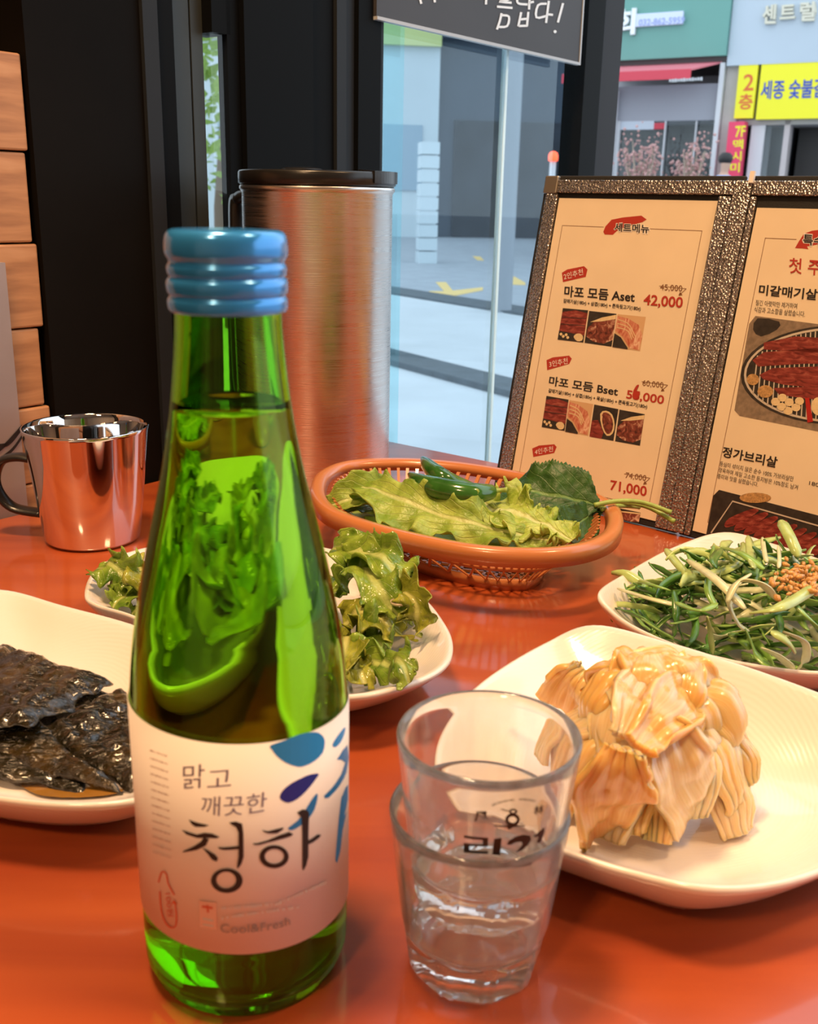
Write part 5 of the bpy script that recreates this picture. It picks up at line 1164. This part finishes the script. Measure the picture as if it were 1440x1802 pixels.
# ================================================================== STREET
FD = rot2(-30); FN = rot2(-120)
FP = EYE + ray(1180, 366) * (22 / ray(1180, 366).y)
def fu(x, y):
    q = onplane(x, y, FP, FN); return (q - FP).dot(FD), q.z
def frect(name, x0, x1, y0, y1, d0, d1, m, par, yref=None, zt_=None, zb_=None, **k):
    ym = (y0 + y1) / 2; xm = (x0 + x1) / 2
    u0, u1 = fu(x0, ym)[0], fu(x1, ym)[0]; zt2 = fu(xm, y0)[1] if zt_ is None else zt_; zb2 = fu(xm, y1)[1] if zb_ is None else zb_
    o = FP + FD * u0 + FN * d0; o.z = zb2
    return MB().box(o, FD * (u1 - u0), FN * (d1 - d0), Vector((0, 0, zt2 - zb2))).obj(name, m, par, **k)
SF = Plane(FP, FD, Vector((0, 0, 1)), FN)
def street():
    # ground
    pave = mat('pale_paving', (0.50, 0.53, 0.56), 0.6, var=0.08, vs=1.5); road = mat('grey_asphalt', (0.30, 0.33, 0.37), 0.6, var=0.1, vs=3); kerbm = mat('dark_granite', (0.055, 0.07, 0.085), 0.6, var=0.2, vs=10)
    kd = (at(890, 712, ZG) - at(755, 674, ZG)).normalized(); kn = Vector((-kd.y, kd.x, 0)); kn = kn if kn.y > 0 else -kn
    k1 = at(822, 680, ZG); k2 = at(832, 545, ZG)
    mb = MB(); mb.box(k1 - kd * 40 - kn * 16 - Vector((0, 0, 0.3)), kd * 80, kn * 16, Vector((0, 0, 0.3))); mb.obj('floor_pavement', pave, kind='structure', label='pale paved footway outside the shop')
    mb = MB(); mb.box(k1 - kd * 40 + kn * 0.3 - Vector((0, 0, 0.3)), kd * 80, (k2 - k1).dot(kn) * kn - kn * 0.3, Vector((0, 0, 0.32))); mb.obj('floor_footway', pave, kind='structure', label='second pale paved strip beyond the dark kerb')
    mb = MB(); mb.box(k2 - kd * 60 + kn * 0.5 - Vector((0, 0, 0.34)), kd * 120, kn * 70, Vector((0, 0, 0.3))); mb.obj('floor_road', road, kind='structure', label='grey asphalt road across from the shop')
    for kk, kp, wd in ((1, k1, 0.3), (2, k2, 0.5)):
        MB().box(kp - kd * 40 - Vector((0, 0, 0.3)), kd * 80, kn * wd, Vector((0, 0, 0.34))).obj('trim_%d' % (20 + kk), kerbm, kind='structure', label='dark granite kerb beside the %s' % ('footway' if kk == 1 else 'road'))
    ym = mat('yellow_road_paint', (0.72, 0.50, 0.16), 0.6)
    for q in ([(767, 497), (785, 497), (797, 512), (850, 506), (850, 511), (800, 521), (755, 517), (755, 513), (782, 513)], [(898, 488), (905, 487), (925, 498), (925, 502), (897, 501)], [(832, 451), (846, 452), (852, 459), (840, 458)]):
        P = [at(x, y, ZG - 0.04) for x, y in q]; n = len(P)
        vs = P + [p + Vector((0, 0, 0.006)) for p in P]
        obj('road_marking', vs, [tuple(range(n - 1, -1, -1)), tuple(range(n, 2 * n))] + [(k, (k + 1) % n, n + (k + 1) % n, n + k) for k in range(n)], ym, None, False, 'yellow painted road marking on the asphalt', 'road marking', 'yellow road markings')
    # building across the street
    gz = ZG - 0.04
    base = FP.copy(); base.z = gz
    t = thing('shop_building', base, 'shop building across the street with green and pale blue fascias', 'building')
    W_ = lambda n, c, r=0.5, **k: mat(n, c, r, **k)
    green = W_('teal_fascia', (0.13, 0.32, 0.28), 0.5, var=0.05, vs=0.5); pb = W_('pale_blue_fascia', (0.46, 0.53, 0.60), 0.5, var=0.05, vs=0.5); gw = W_('grey_shop_wall', (0.42, 0.41, 0.44), 0.6, var=0.06, vs=1); dk = W_('dark_interior', (0.035, 0.035, 0.04), 0.3, var=0.6, vs=2.5)
    wm = W_('white_frame', (0.62, 0.63, 0.66), 0.5); glm = panemat('shop_glass', (0.80, 0.85, 0.86), 1.5, 1.8)
    frect('wall', 1012, 1900, 0, 300, -4.0, -2.2, gw, t, zt_=14, zb_=gz)
    frect('fascia', 1030, 1288, 0, 106, -2.2, 0.25, green, t, zt_=9.5); frect('fascia', 1289, 1900, 0, 104, -2.2, 0.15, pb, t, zt_=9.5)
    frect('lintel', 1030, 1288, 106, 114, -2.2, 0.05, W_('dark_lintel', (0.12, 0.10, 0.10), 0.6), t)
    # awning: sloping sheet with a hanging lip
    u0, z0 = fu(1020, 116); u1, _ = fu(1272, 116); zt2 = fu(1150, 114)[1]; zl = fu(1150, 134)[1]; zb = fu(1150, 150)[1]
    A = lambda u, z, d: FP + FD * u + FN * d + Vector((0, 0, z - FP.z))
    redm = W_('red_awning_cloth', (0.62, 0.06, 0.09), 0.7); pink = W_('faded_awning_cloth', (0.70, 0.20, 0.24), 0.7)
    mb = MB(); mb.hexa([A(u0, zt2 - .03, 0.05), A(u1, zt2 - .03, 0.05), A(u1 - .35, zl - .03, 0.9), A(u0, zl - .03, 0.9), A(u0, zt2, 0.05), A(u1, zt2, 0.05), A(u1 - .35, zl, 0.9), A(u0, zl, 0.9)]); aw = mb.obj('awning', pink, t)
    MB().hexa([A(u0, zb, 0.88), A(u1 - .35, zb, 0.88), A(u1 - .35, zb, 0.91), A(u0, zb, 0.91), A(u0, zl, 0.88), A(u1 - .35, zl, 0.88), A(u1 - .35, zl, 0.91), A(u0, zl, 0.91)]).obj('awning_lip', redm, aw)
    S9 = Plane(FP + FN * 0.91, FD, Vector((0, 0, 1)), FN); p = Print(S9, aw, 0.004); p.JOIN = {'awning_lettering'}
    for k in range(12): p.stroke([(1178 + k * 5.0, 142 - k * 0.3), (1178 + k * 5.0 + 3.4, 142 - k * 0.3)], 4 + (k % 3), wm, 'awning_lettering')
    p.emit()
    frect('shutter_box', 1040, 1262, 150, 213, -2.2, -0.05, W_('grey_shutter', (0.34, 0.35, 0.40), 0.5), t)
    frect('shop_interior', 1040, 1262, 213, 320, -2.2, -1.2, dk, t, zb_=gz); frect('shop_window', 1040, 1262, 213, 320, -0.10, -0.08, glm, t, zb_=gz)
    for x0, x1 in ((1082, 1088), (1220, 1222), (1166, 1168)): frect('mullion', x0, x1, 213, 320, -0.08, 0.0, wm, t, zb_=gz)
    frect('window_sign', 1086, 1150, 213, 228, -0.06, -0.04, W_('window_sign_white', (0.55, 0.60, 0.68), 0.5), t); frect('window_sign', 1150, 1170, 216, 227, -0.06, -0.04, redm, t)
    frect('drain_pipe', 1261, 1269, 112, 320, 0.0, 0.14, wm, t, zb_=gz); frect('drain_pipe', 1079, 1085, 160, 320, 0.0, 0.10, wm, t, zb_=gz)
    frect('pier', 1270, 1300, 110, 320, -2.2, 0.0, W_('pale_pier', (0.46, 0.42, 0.40), 0.6, var=0.1, vs=2), t, zb_=gz)
    frect('pier', 1318, 1342, 212, 320, -2.2, -0.02, wm, t, zb_=gz); frect('door_interior', 1342, 1378, 212, 320, -2.2, -0.6, dk, t, zb_=gz); frect('door_glass', 1342, 1378, 220, 320, -0.12, -0.10, glm, t, zb_=gz)
    frect('door_frame', 1376, 1386, 212, 320, -0.3, 0.0, W_('pinkish_door_frame', (0.50, 0.44, 0.44), 0.5), t, zb_=gz); frect('lintel', 1296, 1900, 205, 216, -2.2, 0.0, W_('grey_lintel', (0.36, 0.34, 0.34), 0.6), t)
    frect('doorway', 1388, 1900, 216, 320, -2.2, -0.8, W_('dark_doorway', (0.02, 0.014, 0.012), 0.5), t, zb_=gz)
    # signs: things of their own, fixed to the building
    yel = W_('yellow_sign', (0.86, 0.78, 0.015), 0.45); blu = W_('blue_letters', (0.015, 0.06, 0.42), 0.5); orr = W_('orange_red_letters', (0.72, 0.12, 0.03), 0.5)
    def sign(name, rect, m, lab, texts, d=(0.0, 0.14), raised=0.006):
        x0, x1, y0, y1 = rect; q = onplane((x0 + x1) / 2, y1, FP, FN)
        s = thing(name, q, lab, 'sign', 'signs across the street')
        frect('sign_panel', x0, x1, y0, y1, d[0], d[1], m, s)
        pr = Print(Plane(FP + FN * d[1], FD, Vector((0, 0, 1)), FN), s, raised)
        for (b_, BL, BR, TL, mm, bo) in texts: pr.text(b_, BL, BR, TL, mm, 'lettering', bo)
        pr.emit()
    sign('shop_sign', (1300, 1333, 110, 209), yel, 'narrow yellow sign with a red 2 and Korean lettering', [('2', (1308, 160), (1326, 159), (1310, 131), orr, 0.01), ('층', (1300, 193), (1324, 192), (1302, 166), orr, 0.02)])
    sign('shop_sign', (1339, 1560, 104, 209), yel, 'wide yellow sign with blue Korean lettering', [('세종 숯불갈', (1338, 175), (1452, 172), (1341, 142), blu, 0.02)])
    sign('shop_sign', (1284, 1311, 216, 330), W_('pink_red_sign', (0.78, 0.05, 0.13), 0.5), 'upright pink-red sign with yellow lettering', [('7F', (1294, 242), (1312, 241), (1295, 222), yel, 0.02), ('맥', (1290, 263), (1308, 262), (1291, 246), yel, 0.02), ('시', (1288, 284), (1305, 283), (1289, 267), yel, 0.02), ('미', (1285, 304), (1302, 303), (1286, 287), yel, 0.02)], (0.0, 0.30))
    sign('shop_sign', (1120, 1210, 27, 49), W_('white_blue_plate', (0.62, 0.68, 0.86), 0.5), 'pale plate with a phone number on the green fascia', [('032-862-5959', (1124, 46), (1205, 41), (1125, 34), W_('lilac_digits', (0.30, 0.36, 0.66), 0.5), 0.02)], (0.25, 0.33))
    wl = W_('white_sign_letter', (0.80, 0.84, 0.86), 0.5); cl = W_('cream_sign_letter', (0.66, 0.62, 0.50), 0.5)
    def letters(body, BL, BR, TL, m, d, lab, bold):
        q = onplane(BL[0], BL[1], FP, FN); pr = Print(Plane(FP + FN * d, FD, Vector((0, 0, 1)), FN), None, 0.05); pr.text(body, BL, BR, TL, m, 'sign_letter', bold)
        before = set(bpy.data.objects); pr.emit(); o = (set(bpy.data.objects) - before).pop(); md = o.modifiers.new('depth', 'SOLIDIFY'); md.thickness = 0.08
        props(o, lab, 'sign letter')
    letters('회', (1077, 64), (1118, 61), (1080, 18), wl, 0.30, 'white raised Korean letter on the green fascia', 0.03)
    letters('센', (1342, 43), (1366, 42), (1344, 9), cl, 0.18, 'first cream raised letter on the pale blue fascia, next to the green one', 0.03)
    letters('트', (1373, 35), (1400, 33), (1374, 10), cl, 0.18, 'middle cream raised letter on the pale blue fascia', 0.03)
    letters('럴', (1408, 38), (1434, 37), (1410, 4), cl, 0.18, 'third cream raised letter on the pale blue fascia', 0.03)
    # bare blossom trees in front of the shop window
    barkm = W_('pale_bark', (0.42, 0.33, 0.26), 0.7); blm = W_('pink_blossom', (0.60, 0.34, 0.32), 0.7)
    rnd = random.Random(2)
    def shrub(x, lab, h, nb):
        q = onplane(x, 366, FP + FN * 1.2, FN); q.z = gz; tt = thing('blossom_tree', q, lab, 'tree', 'blossom trees by the shop window')
        mb = MB(); mb.tube([q, q + Vector((0, 0, 0.5)), q + Vector((0.02, 0, 1.1))], [0.07, 0.06, 0.05], 8); ends = []
        for k in range(nb):
            a = rnd.uniform(-0.36, 0.36); b_ = rnd.uniform(-0.3, 0.3); e = q + Vector((0.02, 0, 1.0)) + FD * a + FN * b_ + Vector((0, 0, h - 1.2 - abs(a) * 0.3 + rnd.uniform(-0.2, 0.2)))
            m_ = (q + Vector((0.02, 0, 1.0))).lerp(e, 0.5) + FD * a * 0.08; mb.tube([q + Vector((0.02, 0, 1.0)), m_, e], [0.035, 0.022, 0.008], 6); ends += [e, m_.lerp(e, 0.5), m_]
        mb.obj('branches', barkm, tt, kind='stuff')
        mb = MB()
        for k in range(420):
            e = rnd.choice(ends) + Vector((rnd.gauss(0, .10), rnd.gauss(0, .10), rnd.gauss(0, .16))); r = rnd.uniform(0.015, 0.035)
            mb.add([e + Vector((r, 0, 0)), e + Vector((0, r, 0)), e - Vector((r, 0, 0)), e - Vector((0, r, 0)), e + Vector((0, 0, r)), e - Vector((0, 0, r))], [(0, 1, 4), (1, 2, 4), (2, 3, 4), (3, 0, 4), (1, 0, 5), (2, 1, 5), (3, 2, 5), (0, 3, 5)])
        mb.obj('blossom', blm, tt, kind='stuff')
    shrub(1120, 'pale branching blossom tree by the shop window beside the drain pipe', 2.35, 16); shrub(1206, 'pale branching blossom tree by the middle of the shop window', 2.25, 16)
    # passer-by
    def person():
        q = EYE + ray(1272, 330) * (15.5 / ray(1272, 330).y); q.z = gz
        tt = thing('person', q, 'passer-by with short dark hair in a light blue shirt across the street', 'person')
        s = 1.86
        J = [(0, 0, .53), (0, 0, .62), (0, 0, .72), (0, 0, .80), (0, 0, .845), (0, -.005, .885), (0, -.01, .93), (0, 0, .97), (-.05, 0, .51), (-.055, -.01, .28), (-.058, .01, .05), (-.058, -.06, .02), (.05, 0, .51), (.055, .03, .29), (.058, .07, .06), (.058, .01, .02),
             (-.10, 0, .79), (-.125, .01, .63), (-.12, -.05, .50), (-.118, -.07, .44), (.10, 0, .79), (.125, .01, .63), (.12, -.05, .50), (.118, -.07, .44)]
        Ed = [(0, 1), (1, 2), (2, 3), (3, 4), (4, 5), (5, 6), (6, 7), (0, 8), (8, 9), (9, 10), (10, 11), (0, 12), (12, 13), (13, 14), (14, 15), (3, 16), (16, 17), (17, 18), (18, 19), (3, 20), (20, 21), (21, 22), (22, 23)]
        Rd = [.075, .07, .08, .07, .03, .035, .05, .035, .055, .042, .026, .02, .055, .042, .026, .02, .04, .028, .022, .02, .04, .028, .022, .02]
        me = bpy.data.meshes.new('body'); me.from_pydata([Vector(j) * s for j in J], Ed, []); o = bpy.data.objects.new('body', me); C.objects.link(o); place(o, q, tt)
        o.rotation_euler.z = 0.6
        sk = o.modifiers.new('skin', 'SKIN')
        for v, r in zip(me.skin_vertices[0].data, Rd): v.radius = (r * s, r * s * 0.8)
        me.skin_vertices[0].data[0].use_root = True
        o.modifiers.new('sub', 'SUBSURF').levels = 1
        m, nt, b, out = nodes('shirt_trousers_skin'); tc = nt.nodes.new('ShaderNodeTexCoord'); sp = nt.nodes.new('ShaderNodeSeparateXYZ'); nt.links.new(tc.outputs['Object'], sp.inputs[0])
        mp = nt.nodes.new('ShaderNodeMath'); mp.operation = 'DIVIDE'; mp.inputs[1].default_value = s; nt.links.new(sp.outputs[2], mp.inputs[0])
        r = ramp(nt, mp.outputs[0], [(0.0, (0.03, 0.03, 0.05)), (0.535, (0.25, 0.36, 0.62)), (0.835, (0.55, 0.34, 0.25))]); r.color_ramp.interpolation = 'CONSTANT'; nt.links.new(r.outputs[0], b.inputs['Base Color']); me.materials.append(m)
        vs, fs = lathe((q.x, q.y, q.z), [(s * .925, .045 * s), (s * .955, .056 * s), (s * .98, .05 * s), (s * 1.0, .03 * s), (s * 1.005, .002)], 18)
        obj('hair', vs, fs, W_('dark_hair', (0.015, 0.012, 0.012), 0.5), tt)
    person()
    # far side of the street seen through the glass leaf
    far = thing('office_building', EYE + ray(860, 366) * 33, 'dark blue-grey office building seen through the glass door', 'building')
    P0 = EYE + ray(860, 372) * (34 / ray(860, 372).y); P0.z = gz; D = rot2(8); Nn = rot2(-82)
    def wbox(name, u0, u1, z0, z1, d0, d1, m): return MB().box(Vector((P0.x, P0.y, 0)) + D * u0 + Nn * d0 + Vector((0, 0, z0)), D * (u1 - u0), Nn * (d1 - d0), Vector((0, 0, z1 - z0))).obj(name, m, far)
    bl = W_('blue_grey_cladding', (0.055, 0.075, 0.105), 0.4, var=0.1, vs=0.3); lt = W_('pale_cladding', (0.50, 0.58, 0.62), 0.5, var=0.06, vs=0.4); dkb = W_('dark_shopfront', (0.025, 0.03, 0.04), 0.3, var=0.4, vs=0.8); yg = W_('yellow_green_band', (0.50, 0.56, 0.22), 0.5)
    wbox('wall', -1.7, 7.5, gz, 16, -6, 0, bl); wbox('wall', -9, -1.75, gz, 14, -6, 0.4, lt); wbox('fascia_band', -9, -1.75, 4.6, 5.2, 0.4, 0.6, yg); wbox('shopfront', -1.2, 2.6, gz, 2.6, 0, 0.1, dkb); wbox('fascia_band', -1.7, 7.5, 4.9, 6.2, 0, 0.5, W_('grey_band', (0.16, 0.20, 0.26), 0.5))
    for k in range(4): wbox('window', -8.4 + 1.65 * k, -7.2 + 1.65 * k, 0.5, 2.4, 0.4, 0.46, W_('pale_blue_window', (0.25, 0.36, 0.45), 0.2))
    for k in range(3): wbox('door', 2.9 + 1.2 * k, 3.9 + 1.2 * k, gz, 2.4, 0, 0.08, dkb)
    # stacked white boxes beside the far building
    for k in range(9):
        q = EYE + ray(748, 372) * (20 / ray(748, 372).y); q.z = gz + 0.24 * k
        MB().box(q - D * 0.16, D * 0.34, Nn * 0.45, Vector((0, 0, 0.21))).obj('storage_crate', lt, label='white crate in the tall stack across the road, %s' % (['at the bottom', 'second up', 'third up', 'fourth up', 'fifth up', 'sixth up', 'third from the top', 'second from the top', 'on top'][k]), cat='crate', group='stacked white crates')
    # round steel column, warning beacon and round sign
    q = at(884, 548, ZG + 0.02); q.z = ZG
    t2_ = thing('steel_column', q, 'grey round steel column on the footway outside the glass door', 'column')
    vs, fs = lathe(q, [(0, 0.0005), (0, 0.13), (0.03, 0.13), (0.031, 0.095), (4.6, 0.095), (4.6, 0.0005)], 28); obj('shaft', vs, fs, W_('grey_steel_paint', (0.24, 0.27, 0.31), 0.4), t2_)
    q = EYE + ray(969, 362) * (12 / ray(969, 362).y); q.z = ZG - 0.04
    t3_ = thing('warning_beacon', q, 'red warning beacon on a thin grey post', 'beacon'); zt3 = EYE.z + (ray(969, 275) * (12 / ray(969, 275).y)).z
    mb = MB(); mb.tube([q, Vector((q.x, q.y, zt3 - 0.05))], 0.035, 12); mb.obj('post', wm, t3_, True)
    vs, fs = lathe((q.x, q.y, zt3 - 0.05), smoothprof([(0, 0.05), (0.05, 0.055), (0.09, 0.04), (0.105, 0.002)], 12), 16); obj('red_lens', vs, fs, mat('glowing_red_lens', (0.8, 0.06, 0.02), 0.3, emit=((1.0, 0.10, 0.03), 2.5)), t3_, label='glowing red lens')
    # tree glimpsed through the slit window
    q = EYE + ray(393, 352) * (9 / ray(393, 352).y); q.z = ZG
    t4 = thing('street_tree', q, 'leafy green street tree glimpsed through the narrow slit window', 'tree')
    mb = MB(); mb.tube([q, q + Vector((0, 0, 1.0)), q + Vector((0.1, 0, 2.2))], [0.10, 0.08, 0.05], 10); mb.obj('trunk', W_('brown_bark', (0.14, 0.10, 0.07), 0.8), t4, True)
    mb = MB()
    for k in range(900):
        d = Vector((rnd.gauss(0, 1), rnd.gauss(0, 1), rnd.gauss(0, 1))).normalized() * rnd.random() ** 0.4; c = q + Vector((d.x * 1.1, d.y * 1.1, 2.0 + d.z * 1.0)); r = rnd.uniform(0.05, 0.1)
        a = Vector((rnd.gauss(0, 1), rnd.gauss(0, 1), rnd.gauss(0, 1))).normalized(); b_ = a.cross(Vector((0.3, 0.5, 0.8))).normalized(); mb.add([c - a * r, c + b_ * r * 0.5, c + a * r, c - b_ * r * 0.5], [(0, 1, 2, 3)])
    mb.obj('foliage', leafmat('tree_leaf', (0.16, 0.30, 0.05), (0.36, 0.48, 0.12), (0.4, 0.5, 0.2), 0.5), t4, kind='stuff')
street()
